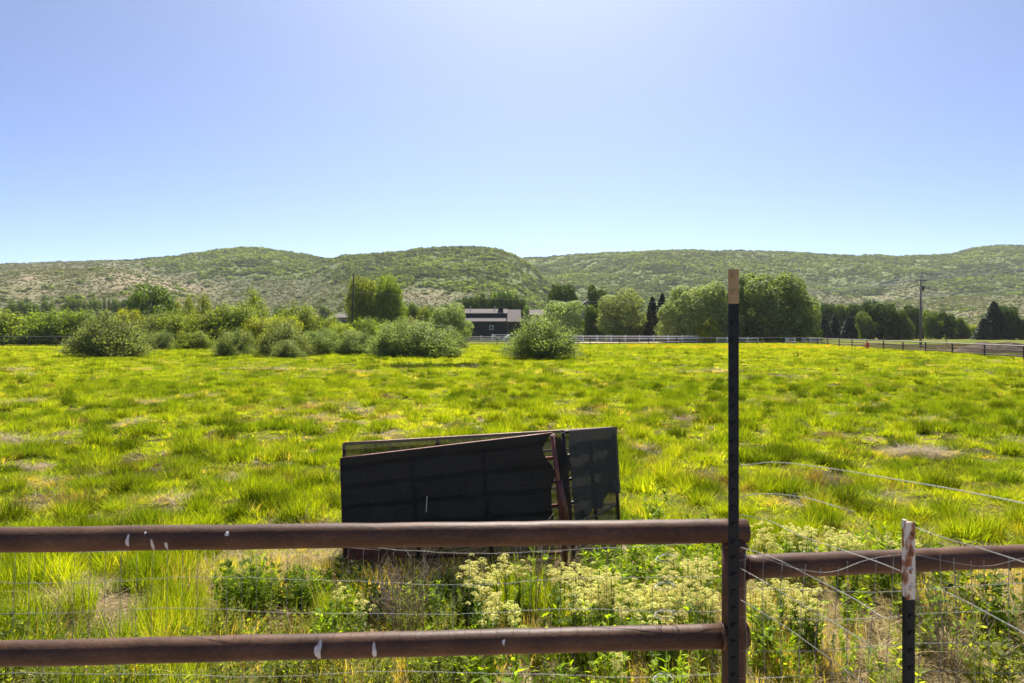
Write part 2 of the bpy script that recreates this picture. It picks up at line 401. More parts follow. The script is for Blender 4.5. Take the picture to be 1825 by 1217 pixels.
def sheet(name, pts, mtl, z, label, cat):
    me = bpy.data.meshes.new(name)
    me.from_pydata([(p[0], p[1], z) for p in pts], [], [tuple(range(len(pts)))]); me.materials.append(mtl)
    return tag(link(name, me), label, cat, kind='structure')
M['arena'] = noise_mat('pale_arena_sand', [(0.3, (0.36, 0.28, 0.20)), (0.7, (0.50, 0.41, 0.31))], 0.4, 0.95)
M['drydirt'] = noise_mat('dry_brown_field', [(0.3, (0.032, 0.022, 0.011)), (0.5, (0.050, 0.037, 0.018)), (0.62, (0.050, 0.065, 0.014))], 0.12, 0.95, stretch=(0.5, 1.5, 1))
M['lawn'] = noise_mat('far_lawn', [(0.3, (0.15, 0.22, 0.03)), (0.7, (0.24, 0.29, 0.05))], 0.3, 0.95)
for _k in ('drydirt', 'arena', 'lawn'): M[_k].node_tree.nodes['Principled BSDF'].inputs['Specular IOR Level'].default_value = 0
sheet('dirt_arena', [(8, 121), (47, 128), (52, 150), (5, 139)], M['arena'], 0.03, 'pale sandy riding arena behind the white rail fence', 'arena')
sheet('dirt_field', [(43, 60), (120, 60), (150, 122), (58, 118)], M['drydirt'], 0.03, 'dry brown field beyond the right pipe fence', 'field')
sheet('lawn', [(-20, 143), (10, 145), (12, 166), (-25, 166)], M['lawn'], 0.03, 'green lawn in front of the dark navy barn', 'lawn')

# ------------------------------------------------------------------ hills
def interp(px, pts):
    p = np.array(pts, float); return np.interp(px, p[:, 0], p[:, 1])

def smooth_interp(px, pts, w=14):
    return sum(interp(px + d, pts) for d in (-w, -w/2, 0, w/2, w)) / 5

RIDGES = [  # (ridge depth, foot depth, skyline in photo px)
    (1550, 620, [(-1600, 520), (300, 560), (780, 520), (860, 478), (900, 463), (940, 461), (1000, 457), (1080, 451), (1150, 449), (1250, 447), (1330, 447), (1400, 450), (1480, 455), (1540, 458), (1600, 457), (1680, 455), (1715, 450), (1745, 441), (1790, 439), (1840, 440), (1950, 452), (2200, 470), (3200, 500)]),
    (1050, 420, [(-1600, 580), (300, 575), (470, 520), (540, 480), (600, 459), (660, 455), (720, 450), (760, 443), (820, 440), (868, 444), (900, 454), (930, 468), (960, 492), (990, 522), (1020, 550), (1080, 575), (1200, 588), (3200, 590)]),
    (1280, 520, [(-1600, 500), (-300, 485), (0, 470), (100, 467), (180, 464), (230, 464), (300, 459), (380, 449), (430, 443), (480, 444), (520, 451), (570, 459), (640, 480), (720, 520), (820, 560), (3200, 590)]),
    (820, 330, [(-1600, 520), (-300, 500), (0, 486), (120, 480), (200, 477), (260, 490), (330, 512), (390, 540), (450, 566), (560, 586), (3200, 590)]),
    (1000, 400, [(-1600, 590), (1200, 590), (1400, 560), (1520, 540), (1700, 528), (1850, 515), (2200, 505), (3200, 510)]),
]
def hill_h(px, Z):
    out = None
    for k, (Zr, Z0, prof) in enumerate(RIDGES):
        top = np.maximum(0, HZ - smooth_interp(px, prof)) / F * Zr + EYE
        warp = Zr * (1 + 0.10 * (fbm(px / 170.0, np.zeros_like(px) + k * 9.1, 5 + k, 3) - 0.5) * 2)
        t = np.clip((Z - Z0) / (Zr - Z0), 0, 1.6)
        up = np.where(t < 1, sstep(0, 1, np.minimum(t, 1)) * 0.55 + np.minimum(t, 1) ** 1.15 * 0.45, 1 - 0.25 * (t - 1) ** 2 * 4)
        h = (top + 1.5) * np.clip(up, 0, 1) - 1.5
        x = (px - CX) / F * Z
        g = fbm(x / 130.0, Z / 330.0, 21 + k, 4) - 0.5
        h = h + g * 62 * np.clip(t, 0, 1) * np.clip(1.0 - t, 0, 1) * 2.2 * np.clip(top / 80, 0, 1.2)
        h = h + (fbm(x / 16.0, Z / 16.0, 44, 3) - 0.5) * 3.0 * np.clip(t * 2, 0, 1) * np.clip(top / 60, 0, 1)
        out = h if out is None else np.maximum(out, h)
    return out

def veg(px, Z, x, h):
    """0..1 how much the slope is covered with green oak scrub; and how bare/tan it is"""
    py = HZ - (h - EYE) / Z * F
    n = fbm(x / 55.0, Z / 75.0, 60, 4); n2 = fbm(x / 20.0, Z / 20.0, 71, 3)
    far = sstep(1120, 1250, Z) * (px > 900)
    oak = np.where(px > 880, 1.0 - sstep(485, 560, py) * np.clip((px - 1250) / 250, 0.15, 1), 0)
    dome = sstep(560, 640, px) * (1 - sstep(905, 960, px)) * (1 - sstep(480, 545, py))
    lefth = sstep(190, 330, px) * (1 - sstep(560, 640, px)) * (1 - sstep(470, 520, py))
    oak = np.maximum(oak, np.maximum(dome * 0.85, lefth * 1.0)) * np.where(Z > 1180, 1.0, 0.9)
    oak = np.where((px < 350) & (Z < 900), 0.10, oak)
    oak = np.clip(oak * 1.1 + (n - 0.5) * 1.1 + (n2 - 0.5) * 0.7, 0, 1)
    def blob(cx, cy, rx, ry): return np.exp(-(((px - cx) / rx) ** 2 + ((py - cy) / ry) ** 2))
    tan = blob(52, 512, 26, 26) * 1.3 + blob(250, 500, 80, 22) * 0.75 + blob(770, 525, 50, 14) * 1.1 + blob(950, 500, 26, 22) * 1.0 \
        + blob(985, 525, 30, 14) * 0.8 + blob(1560, 530, 70, 16) * 0.8 + blob(330, 520, 40, 14) * 0.9 + blob(1760, 560, 90, 10) * 0.5 + 0.28 * (px < 420) + 0.14 * (px > 1450) * (py > 500)
    tan = np.clip(tan + (n2 - 0.5) * 0.6, 0, 1)
    return oak, tan

def build_hills():
    pxs = np.linspace(-1300, 3100, 560)
    zs = np.concatenate([np.geomspace(320, 1750, 150), [1900, 2200, 2600]])
    P, Z = np.meshgrid(pxs, zs)
    H = hill_h(P, Z)
    X = (P - CX) / F * Z
    oak, tan = veg(P, Z, X, H)
    nr, nc = P.shape; idx = np.arange(nr * nc).reshape(nr, nc)
    f = np.stack([idx[:-1, :-1], idx[:-1, 1:], idx[1:, 1:], idx[1:, :-1]], -1).reshape(-1, 4)
    m, t, b = mat('sage_hillside')
    geo = N(t, 'ShaderNodeNewGeometry')
    n = N(t, 'ShaderNodeTexNoise'); n.inputs['Scale'].default_value = 0.25; n.inputs['Detail'].default_value = 9; n.inputs['Roughness'].default_value = 0.7
    t.links.new(geo.outputs['Position'], n.inputs['Vector'])
    rs = ramp(t, [(0.35, (0.058, 0.066, 0.028)), (0.5, (0.090, 0.096, 0.042)), (0.65, (0.135, 0.128, 0.062))])
    rt = ramp(t, [(0.35, (0.13, 0.11, 0.06)), (0.5, (0.23, 0.18, 0.11)), (0.68, (0.32, 0.25, 0.16))])
    ro = ramp(t, [(0.4, (0.090, 0.122, 0.030)), (0.65, (0.155, 0.20, 0.050))])
    for r in (rs, rt, ro): t.links.new(n.outputs[0], r.inputs[0])
    at_ = N(t, 'ShaderNodeAttribute', attribute_name='tan'); ao = N(t, 'ShaderNodeAttribute', attribute_name='oak')
    a = N(t, 'ShaderNodeMix', data_type='RGBA'); t.links.new(at_.outputs['Fac'], a.inputs[0]); t.links.new(rs.outputs[0], a.inputs[6]); t.links.new(rt.outputs[0], a.inputs[7])
    c = N(t, 'ShaderNodeMix', data_type='RGBA'); t.links.new(ao.outputs['Fac'], c.inputs[0]); t.links.new(a.outputs[2], c.inputs[6]); t.links.new(ro.outputs[0], c.inputs[7])
    t.links.new(c.outputs[2], b.inputs['Base Color']); b.inputs['Roughness'].default_value = 1.0; b.inputs['Specular IOR Level'].default_value = 0.1
    o = link('hills', np_mesh('hills', np.stack([X, Z, H], -1).reshape(-1, 3), f, m,
             attrs={'oak': ('POINT', 'FLOAT', oak.ravel()), 'tan': ('POINT', 'FLOAT', tan.ravel())}, smooth=True))
    tag(o, 'rolling sage and scrub covered hills along the horizon', 'hills', kind='structure')
build_hills()

# ------------------------------------------------------------------ instanced stuff
def leaf_quads(c, nrm, size, aspect=1.0, along=None, rng=RNG):
    """diamond shaped leaves at c, facing nrm (jittered)"""
    n = len(c)
    nrm = nrm / np.maximum(1e-6, np.linalg.norm(nrm, axis=1, keepdims=True))
    if along is None: along = rng.normal(size=(n, 3))
    a = along - nrm * (along * nrm).sum(1, keepdims=True)
    a /= np.maximum(1e-6, np.linalg.norm(a, axis=1, keepdims=True))
    b = np.cross(nrm, a)
    s = np.asarray(size).reshape(-1, 1) * np.ones((n, 1))
    L = s * aspect * 0.5; Wd = s * 0.5
    bend = nrm * s * 0.18
    v = np.stack([c - a * L, c + b * Wd + bend, c + a * L, c - b * Wd + bend], 1).reshape(-1, 3)
    f = np.arange(4 * n).reshape(n, 4)
    return v, f

def source_coll(name): return bpy.data.collections.new(name)

def instancer(name, pts, rot, scl, idx, col, coll, label, cat):
    n = len(pts)
    me = bpy.data.meshes.new(name)
    me.vertices.add(n); me.vertices.foreach_set('co', np.asarray(pts, np.float32).ravel())
    for an, typ, key, d in (('rot', 'FLOAT_VECTOR', 'vector', rot), ('scl', 'FLOAT_VECTOR', 'vector', scl), ('idx', 'INT', 'value', idx), ('col', 'FLOAT_COLOR', 'color', np.c_[col, np.ones(n)])):
        a = me.attributes.new(an, typ, 'POINT')
        a.data.foreach_set(key, np.asarray(d, np.int32 if typ == 'INT' else np.float32).ravel())
    me.update()
    o = link(name, me)
    tag(o, label, cat, kind='stuff')
    ng = bpy.data.node_groups.new(name + '_scatter', 'GeometryNodeTree')
    ng.interface.new_socket('Geometry', in_out='INPUT', socket_type='NodeSocketGeometry')
    ng.interface.new_socket('Geometry', in_out='OUTPUT', socket_type='NodeSocketGeometry')
    gi = ng.nodes.new('NodeGroupInput'); go = ng.nodes.new('NodeGroupOutput')
    ip = ng.nodes.new('GeometryNodeInstanceOnPoints')
    ci = ng.nodes.new('GeometryNodeCollectionInfo'); ci.inputs[0].default_value = coll
    ci.inputs['Separate Children'].default_value = True; ci.inputs['Reset Children'].default_value = True
    def attr(nm, typ):
        q = ng.nodes.new('GeometryNodeInputNamedAttribute'); q.data_type = typ; q.inputs[0].default_value = nm; return q.outputs[0]
    e2r = ng.nodes.new('FunctionNodeEulerToRotation')
    L = ng.links.new
    L(gi.outputs[0], ip.inputs['Points']); L(ci.outputs[0], ip.inputs['Instance'])
    ip.inputs['Pick Instance'].default_value = True
    L(attr('idx', 'INT'), ip.inputs['Instance Index'])
    L(attr('rot', 'FLOAT_VECTOR'), e2r.inputs[0]); L(e2r.outputs[0], ip.inputs['Rotation'])
    L(attr('scl', 'FLOAT_VECTOR'), ip.inputs['Scale']); L(ip.outputs[0], go.inputs[0])
    md = o.modifiers.new('scatter', 'NODES'); md.node_group = ng
    return o

def blade_tuft(name, nb, spread, h, width, segs, lean, coll, m, flat=0.0, seed=0):
    rng = np.random.default_rng(seed)
    V = []; Fq = []; Ft = []; tint = []; n0 = 0; tq = []; tt = []
    for i in range(nb):
        a = rng.uniform(0, 2 * math.pi); r = spread * math.sqrt(rng.uniform())
        bx, by = r * math.cos(a), r * math.sin(a)
        da = a + rng.normal() * 0.9
        ln = h * rng.uniform(0.55, 1.1); le = lean * rng.uniform(0.3, 1.2) + flat
        w = width * rng.uniform(0.7, 1.2); fa = rng.uniform(0, math.pi * 2)
        wx, wy = math.cos(fa) * w / 2, math.sin(fa) * w / 2
        tv = rng.uniform()
        for s in range(segs + 1):
            t = s / segs
            ang = min(1.5, le * (0.45 + 0.9 * t))
            hx = ln * t * math.sin(ang); hz = ln * t * math.cos(ang)
            p = (bx + math.cos(da) * hx, by + math.sin(da) * hx, hz - 0.02)
            ww = 1 - t ** 1.6
            if s < segs:
                V.append((p[0] - wx * ww, p[1] - wy * ww, p[2])); V.append((p[0] + wx * ww, p[1] + wy * ww, p[2]))
            else: V.append(p)
        for s in range(segs - 1):
            Fq.append((n0 + 2*s, n0 + 2*s + 1, n0 + 2*s + 3, n0 + 2*s + 2)); tq.append(tv)
        k = n0 + 2 * (segs - 1); Ft.append((k, k + 1, k + 2)); tt.append(tv)
        n0 += 2 * segs + 1
    fs = ([np.array(Fq)] if Fq else []) + [np.array(Ft)]
    me = np_mesh(name, V, fs, m, attrs={'tint': ('FACE', 'FLOAT', tq + tt)})
    o = bpy.data.objects.new(name, me); coll.objects.link(o)

gc = source_coll('grass_sources')
for k in range(4): blade_tuft('grass_a%d' % k, 34, 0.08, 0.30, 0.0062, 3, 0.42, gc, M['grass'], seed=k)         # 0-3 near tufts
for k in range(3): blade_tuft('grass_b%d' % k, 36, 0.11, 0.30, 0.0095, 2, 0.40, gc, M['grass'], seed=20 + k)      # 4-6 middle
for k in range(3): blade_tuft('grass_c%d' % k, 56, 0.24, 0.30, 0.020, 1, 0.38, gc, M['grass'], seed=40 + k)       # 7-9 far
for k in range(2): blade_tuft('grass_d%d' % k, 40, 0.16, 0.32, 0.006, 3, 0.5, gc, M['straw'], flat=0.85, seed=60 + k)  # 10-11 lying straw

GREEN = np.array((0.160, 0.222, 0.018)); YEL = np.array((0.262, 0.318, 0.026)); DEEP = np.array((0.048, 0.088, 0.010))
STRAW = np.array((0.42, 0.35, 0.17)); GREYSTRAW = np.array((0.44, 0.38, 0.25)); ORNG = np.array((0.30, 0.24, 0.03))

STRAWPX = [(1640, 803, .75), (25, 798, .4), (8, 790, .35), (42, 800, .35), (1625, 803, .4), (1660, 806, .4), (805, 766, .5), (690, 748, .45), (560, 752, .7), (430, 756, .4), (640, 742, .6), (100, 905, .5), (300, 905, .4),
           (45, 716, .9), (350, 712, .8), (590, 730, .9), (1165, 745, .5), (1220, 750, .5), (520, 740, .7), (1500, 640, 1), (420, 657, 1.5), (560, 660, 1.8), (640, 665, 1.4), (250, 660, 1.4), (20, 660, 1.4),
           (880, 690, 1.0), (1265, 663, 2), (1400, 720, .6), (1430, 905, .3), (270, 722, .7), (850, 655, 1), (480, 657, 2), (1060, 690, .6), (990, 665, 1), (380, 1000, .35), (540, 1010, .4)]
STRAWPT = [(ground_at(x, y), r) for x, y, r in STRAWPX]
for k in range(46):
    Z = 8 * (9 ** random.random()); u = random.uniform(-.8, .8)
    STRAWPT.append((Vector((u * Z, Z, 0)), random.uniform(.12, .4) * (1 + Z / 40)))
MUDPX = [(480, 690, .8), (760, 690, .7), (1060, 735, .4), (930, 720, .5), (380, 790, .35), (150, 760, .45), (520, 860, .3), (1290, 720, .5), (1480, 780, .4), (1740, 760, .45), (1660, 700, .7), (90, 690, .7), (1560, 690, .8), (1120, 690, .7), (655, 706, .45), (535, 735, .5), (1405, 715, .3), (860, 700, .6), (1190, 742, .4), (440, 735, .4), (1350, 870, .35), (560, 960, .3), (590, 725, .5), (570, 740, .5), (675, 712, .5), (1160, 840, .5), (1255, 860, .6), (240, 828, .7), (1530, 870, .5), (100, 900, .4), (1430, 860, .5)]

def panel_clear(x, y):
    # keep long grass from poking through the shade cloth pen
    return ~((x > -1.62) & (x < 1.25) & (y > 6.25) & (y < 7.6))

def scatter_field():
    rng = np.random.default_rng(5)
    P = []; S = []; I = []; Cc = []; TL = []
    def put(x, y, h, wd, kinds, col, tilt=0.15):
        n = len(x)
        P.append(np.stack([x, y, gz(x, y)], 1)); S.append(np.stack([wd, wd, h], 1)); I.append(rng.choice(kinds, n)); Cc.append(col)
        TL.append(np.stack([rng.normal(0, tilt, n), rng.normal(0, tilt, n), rng.uniform(0, 6.283, n)], 1))
    def colour(x, y):
        n = len(x)
        a = fbm(x * 0.45, y * 0.45, 90, 3); b = fbm(x * 2.2, y * 2.2, 95, 2); c = fbm(x * 0.09, y * 0.05, 99, 3)
        k = np.clip((a - 0.5) * 2.2 + (c - .5) * 2.2 + 0.5 + rng.normal(0, 0.22, n), 0, 1)[:, None]
        col = GREEN * (1 - k) + YEL * k
        d = np.clip((b - 0.52) * 3, 0, 0.7)[:, None]
        col = col * (1 - d) + DEEP * d
        s = np.zeros(n)
        for p, r in STRAWPT:
            s = np.maximum(s, np.exp(-(((x - p.x) / r) ** 2 + ((y - p.y) / (r * 0.9)) ** 2)))
        s = np.clip(s * 1.1 + (fbm(x * .8, y * .8, 120, 3) - .5) * .5, 0, 1)
        dry = rng.uniform(size=n) < np.clip(s * 0.8 - 0.05, 0, .75) + 0.03
        col = np.where(dry[:, None], STRAW * rng.uniform(.7, 1.2, (n, 1)), col)
        o = (rng.uniform(size=n) < 0.01 + 0.10 * ((y < 10) & (x > 2) & (b > .5)))
        col = np.where(o[:, None], ORNG, col)
        # one belt of grass tinted darker and browner than the rest
        dark_belt = np.exp(-(((x / np.maximum(y, 1) + 0.105) / 0.095) ** 4 + ((y - 45) / 3.2) ** 4)) > rng.uniform(0.15, 0.9, n)
        col = np.where(dark_belt[:, None], np.array((.030, .040, .012)), col)
        yf = (y > 85) & (y < 108) & (x / y > 0.17) & (rng.uniform(size=n) < .30)
        col = np.where(yf[:, None], np.array((0.42, 0.32, 0.02)), col)
        return col * rng.uniform(.85, 1.15, (n, 1)), s
    def wedge(z0, z1, dens, um=0.88):
        area = um * (z1 ** 2 - z0 ** 2); n = int(area * dens)
        y = np.sqrt(rng.uniform(z0 ** 2, z1 ** 2, n)); x = rng.uniform(-um, um, n) * y
        return x, y
    def clip_fence(x, y):
        lim = 39.6 + 11.6 * (y - 52.8) / 65.2
        return x < lim + 1.5
    # ---- base sward
    for z0, z1, dens, kinds, hh in ((6.3, 11, 85, [0, 1, 2, 3], 0.38), (11, 27, 38, [4, 5, 6], 0.35), (27, 62, 10, [7, 8, 9], 0.38), (62, 124, 3.4, [7, 8, 9], 0.7)):
        x, y = wedge(z0, z1, dens)
        k = clip_fence(x, y) & panel_clear(x, y); x, y = x[k], y[k]
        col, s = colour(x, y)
        hn = fbm(x * 1.3, y * 1.3, 77, 3)
        h = hh * (0.45 + 1.2 * np.clip((hn - .3) * 2, 0, 1)) * rng.uniform(.75, 1.25, len(x)) * (1 - .55 * s)
        put(x, y, h, (0.8 + 0.5 * rng.uniform(size=len(x))) * (1.0 if z0 < 60 else 1.5), kinds, col)
    # ---- tussocks
    for z0, z1, dens, kinds, per, rad, hh in ((6.6, 13, 3.0, [0, 1, 2, 3], 15, 0.105, 1.2), (13, 32, 2.1, [4, 5, 6], 10, 0.125, 1.2), (32, 85, 0.40, [7, 8, 9], 3, 0.17, 1.45), (6.6, 30, .16, [0, 4, 5], 24, 0.22, 1.35)):
        cx, cy = wedge(z0, z1, dens); k = clip_fence(cx, cy); cx, cy = cx[k], cy[k]
        big = rng.uniform(.6, 1.35, len(cx))
        x = np.repeat(cx, per); y = np.repeat(cy, per); bb = np.repeat(big, per)
        a = rng.uniform(0, 6.283, len(x)); q = np.sqrt(rng.uniform(size=len(x)))
        x = x + np.cos(a) * q * rad * bb; y = y + np.sin(a) * q * rad * bb
        k = panel_clear(x, y); x, y, bb, q = x[k], y[k], bb[k], q[k]
        col, s = colour(x, y)
        tc = np.repeat(rng.uniform(0, 1, len(cx)) ** 1.2, per)[k][:, None]; tc = tc + (1 - tc) * .45 * (q[:, None] < .7); dkc = np.repeat(rng.uniform(size=len(cx)) < .22, per)[k][:, None]; tc = np.where(dkc, 1.05, tc * .9); col = col * (1 - .85 * tc) + DEEP * np.where(dkc, .60, 1.1) * .85 * tc; tc = np.where(rng.uniform(size=(len(x), 1)) < .15, 1.5, 1.0)  # deeper tint on some clumps and clump cores paints in shadow patches
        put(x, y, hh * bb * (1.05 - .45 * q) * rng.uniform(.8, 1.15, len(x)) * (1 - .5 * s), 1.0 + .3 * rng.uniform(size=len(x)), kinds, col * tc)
    # ---- long lush grass at the left, just behind the rails
    n = 1500
    y = rng.uniform(4.0, 7.0, n); px = rng.uniform(-120, 420, n) - 70 * (7 - y) / 3; x = (px - CX) / F * y
    keep = (fbm(x * 2.2, y * 2.2, 140, 2) > 0.48) & (px < 330 + 90 * vnoise(y * 2, x * 0, 3)); x, y = x[keep], y[keep]
    col, s = colour(x, y); dk_ = np.clip((fbm(x * 3, y * 3, 143, 2) - .45) * 5, 0, .8)[:, None]; put(x, y, rng.uniform(.6, 1.6, len(x)), rng.uniform(.8, 1.2, len(x)), [0, 1, 2, 3], col * (1 - dk_) + DEEP * 1.3 * dk_)
    # ---- thin grass among the weeds
    n = 1500
    y = rng.uniform(3.9, 6.6, n); x = rng.uniform(-.85, .85, n) * y
    keep = fbm(x * 1.2, y * 1.2, 150, 3) > 0.53; x, y = x[keep], y[keep]
    col, s = colour(x, y); put(x, y, rng.uniform(.35, .95, len(x)), rng.uniform(.6, 1.0, len(x)), [0, 1, 2, 3], col)
    # tall lone tufts between the flowers
    for px, py in ((930, 1050), (960, 1060), (905, 1065), (1010, 1075), (330, 1100), (230, 1110), (150, 1060), (60, 1080), (600, 1085)):
        p = ground_at(px, py + 60); n = 7
        x = p.x + rng.normal(0, .07, n); y = p.y + rng.normal(0, .07, n)
        put(x, y, rng.uniform(1.2, 1.9, n), rng.uniform(.7, 1.0, n), [0, 1, 2, 3], np.tile(GREEN * .9, (n, 1)))
    # ---- dry straw on the ground near the rails
    n = 3600
    y = rng.uniform(3.7, 6.6, n); x = rng.uniform(-.88, .88, n) * y
    px = CX + x / y * F
    keep = (fbm(x * .9, y * .9, 160, 3) > 0.36) & ((px > 300) | (rng.uniform(size=n) < .7)); x, y = x[keep], y[keep]; n = len(x)
    put(x, y, rng.uniform(.5, 1.0, n), rng.uniform(.8, 1.4, n), [10, 11], (STRAW if True else 0) * rng.uniform(.6, 1.15, (n, 1)), .2)
    # standing dry grass stalks among the weeds
    n = 520
    y = rng.uniform(4.0, 6.4, n); px = rng.uniform(300, 1850, n); x = (px - CX) / F * y
    keep = (fbm(x * 1.5, y * 1.5, 170, 2) > .42) & panel_clear(x, y); x, y = x[keep], y[keep]; n = len(x)
    put(x, y, rng.uniform(.6, 1.25, n), rng.uniform(.6, 1.0, n), [0, 1, 2, 3], STRAW * rng.uniform(.7, 1.15, (n, 1)), .2)
    # straw mats out in the pasture
    for p, r in STRAWPT:
        n = int((5 + 26 * r * r) * (4 if abs(p.y - 13.4) < .9 and abs(p.x) > 7 else 1 if p.y < 25 else .35))
        a = rng.uniform(0, 6.283, n); q = np.sqrt(rng.uniform(size=n)) * r * .75
        x = p.x + np.cos(a) * q; y = p.y + np.sin(a) * q * .8
        k = panel_clear(x, y); x, y = x[k], y[k]; n = len(x)
        put(x, y, rng.uniform(.3, .6, n), rng.uniform(.8, 1.3, n) * (1 + p.y / 70), [10, 11], GREYSTRAW * rng.uniform(.65, 1.15, (n, 1)), .2)
    for px, py, r in MUDPX:
        p = ground_at(px, py); n = int(26 * r * r * 4)
        x = p.x + rng.normal(0, r * .45, n); y = p.y + rng.normal(0, r * .45, n); k = panel_clear(x, y); x, y = x[k], y[k]; n = len(x)
        put(x, y, rng.uniform(.5, 1.1, n), rng.uniform(.8, 1.3, n), [0, 1, 10, 11], np.array((.17, .125, .085)) * rng.uniform(.5, 1.3, (n, 1)), .25)
    pts = np.concatenate(P)
    instancer('grass', pts, np.concatenate(TL), np.concatenate(S), np.concatenate(I), np.concatenate(Cc), gc,
              'bright yellow green tussocky pasture grass with dry straw patches', 'grass')
scatter_field()

# ------------------------------------------------------------------ scrub on the hills
def scrub_source(name, n, coll, seed, sq=0.75, leaf=0.22):
    rng = np.random.default_rng(seed)
    d = rng.normal(size=(n, 3)); d /= np.linalg.norm(d, axis=1, keepdims=True); d[:, 2] = np.abs(d[:, 2])
    lob = 1 + 0.28 * np.sin(d[:, 0] * 5 + seed) * np.cos(d[:, 1] * 5 + seed * 2)
    r = (0.6 + 0.4 * np.sqrt(rng.uniform(size=n))) * lob
    c = d * r[:, None] * np.array((1, 1, sq * 1.2)) * 0.5
    nr = d + rng.normal(0, .6, (n, 3))
    v, f = leaf_quads(c, nr, rng.uniform(.6, 1.3, n) * leaf, 1.3, rng=rng)
    me = np_mesh(name, v, f, M['scrub'], attrs={'tint': ('FACE', 'FLOAT', rng.uniform(size=n))})
    o = bpy.data.objects.new(name, me); coll.objects.link(o)
sc = source_coll('scrub_sources')
for k in range(4): scrub_source('scrub_a%d' % k, 90, sc, 3 + k)
for k in range(2): scrub_source('scrub_b%d' % k, 22, sc, 30 + k, 0.7, 0.45)

def scatter_scrub():
    rng = np.random.default_rng(9)
    n = 190000
    px = rng.uniform(-350, 2200, n); Z = np.exp(rng.uniform(np.log(360), np.log(1720), n))
    H = hill_h(px, Z); x = (px - CX) / F * Z
    oak, tan = veg(px, Z, x, H)
    on = H > 1.5
    g = fbm(x / 26.0, Z / 32.0, 200, 3)
    iso = fbm(x / 9.0, Z / 9.0, 210, 2)
    p_oak = np.clip((oak - .38) * 2.2, 0, 1) * np.clip((g - .34) * 5, 0.22, 1) * 0.62 * np.clip(Z / 1200, .5, 1)
    p_iso = 0.012 * (iso > .55)
    u = rng.uniform(size=n)
    is_oak = on & (u < p_oak + p_iso)
    is_sage = on & ~is_oak & (rng.uniform(size=n) < 0.85 * (1 - .5 * tan))
    P = []; S = []; I = []; Cc = []
    m = is_oak; k = m.sum()
    s = rng.uniform(3.0, 8.5, k) * (0.7 + .7 * g[m])
    P.append(np.stack([x[m], Z[m], H[m] - .3], 1)); S.append(np.stack([s * rng.uniform(1, 1.5, k), s * rng.uniform(1, 1.5, k), s * rng.uniform(.7, .95, k)], 1)); I.append(rng.integers(0, 4, k))
    kk = np.clip(fbm(x[m] / 60, Z[m] / 60, 220, 2) * 1.6 - .3 + rng.normal(0, .2, k), 0, 1)[:, None]
    Cc.append((np.array((0.080, 0.114, 0.027)) * (1 - kk) + np.array((0.205, 0.270, 0.048)) * kk) * rng.uniform(.8, 1.2, (k, 1)))
    m = is_sage; k = m.sum(); s = rng.uniform(1.1, 2.6, k) * np.clip(Z[m] / 800, .6, 1.4)
    P.append(np.stack([x[m], Z[m], H[m] - .1], 1)); S.append(np.stack([s * 1.2, s * 1.2, s * .8], 1)); I.append(rng.integers(4, 6, k))
    kk = rng.uniform(size=k)[:, None]
    Cc.append((np.array((0.090, 0.102, 0.042)) * (1 - kk) + np.array((0.145, 0.160, 0.066)) * kk))
    pts = np.concatenate(P); n = len(pts)
    rot = np.zeros((n, 3)); rot[:, 2] = rng.uniform(0, 6.283, n)
    instancer('hill_scrub', pts, rot, np.concatenate(S), np.concatenate(I), np.concatenate(Cc), sc,
              'green oak scrub and grey sagebrush covering the hillsides', 'scrub')
scatter_scrub()
#PART2
# ------------------------------------------------------------------ trees and bushes
def bush_mesh(name, mtl, seed, n_leaf=24000, n_stem=130, leaf=0.0155, upright=1.15):
    """radiating stems, slim leaves on their outer half; unit width 1, unit height 1"""
    rng = np.random.default_rng(seed)
    th = rng.uniform(0, 6.283, n_stem); inc = np.arccos(1 - rng.uniform(size=n_stem) ** upright * 0.95)
    d = np.stack([np.sin(inc) * np.cos(th), np.sin(inc) * np.sin(th), np.cos(inc)], 1)
    lump = 0.86 + 0.22 * np.sin(th * 3 + seed) * np.sin(inc * 3) + rng.normal(0, .045, n_stem)
    tip = d * lump[:, None] * np.array((0.5, 0.5, 1.0)); tip[:, 2] = np.maximum(tip[:, 2] - .02, 0.10)
    base = np.stack([d[:, 0] * .09, d[:, 1] * .09, np.zeros(n_stem)], 1)
    k = rng.integers(0, n_stem, n_leaf)
    t = 0.22 + 0.78 * rng.uniform(size=n_leaf) ** 0.62
    c = base[k] + (tip[k] - base[k]) * t[:, None]
    c[:, 2] += 0.06 * np.sin(t * 3.0)
    spread = 0.075 * (1.15 - 0.75 * np.abs(t - .55) * 1.6)
    c += rng.normal(size=(n_leaf, 3)) * spread[:, None] * np.array((1, 1, .8))
    c[:, 2] = np.maximum(c[:, 2], 0.015)
    al = d[k] + rng.normal(0, .35, (n_leaf, 3)); al[:, 2] += .35
    oc = (c - np.array((0, 0, .38))) * np.array((2, 2, 1.6)); nr = rng.normal(0, .6, (n_leaf, 3)) + oc * 1.1
    kx, kz = .48 / np.percentile(np.abs(c[:, :2]), 99), .965 / np.percentile(c[:, 2], 99.6)
    sc3 = np.array((kx, kx, kz)); c = c * sc3; tip = tip * sc3; base = base * sc3
    v, f = leaf_quads(c, nr, rng.uniform(.6, 1.3, n_leaf) * leaf, 2.2, along=al, rng=rng)
    fol = np_mesh(name + '_foliage', v, f, mtl, attrs={'tint': ('FACE', 'FLOAT', np.clip(rng.normal(.45, .36, n_leaf), 0, 1))})
    mb = MB()
    for i in range(0, n_stem, 3):
        b, e = Vector(base[i]), Vector(tip[i]); mid = b.lerp(e, .5) + Vector((0, 0, .05))
        mb.tube([b, mid, e], [.012, .008, .003], 4)
    o = mb.build('tmp', M['bark']); st = o.data; bpy.data.objects.remove(o)
    return fol, st

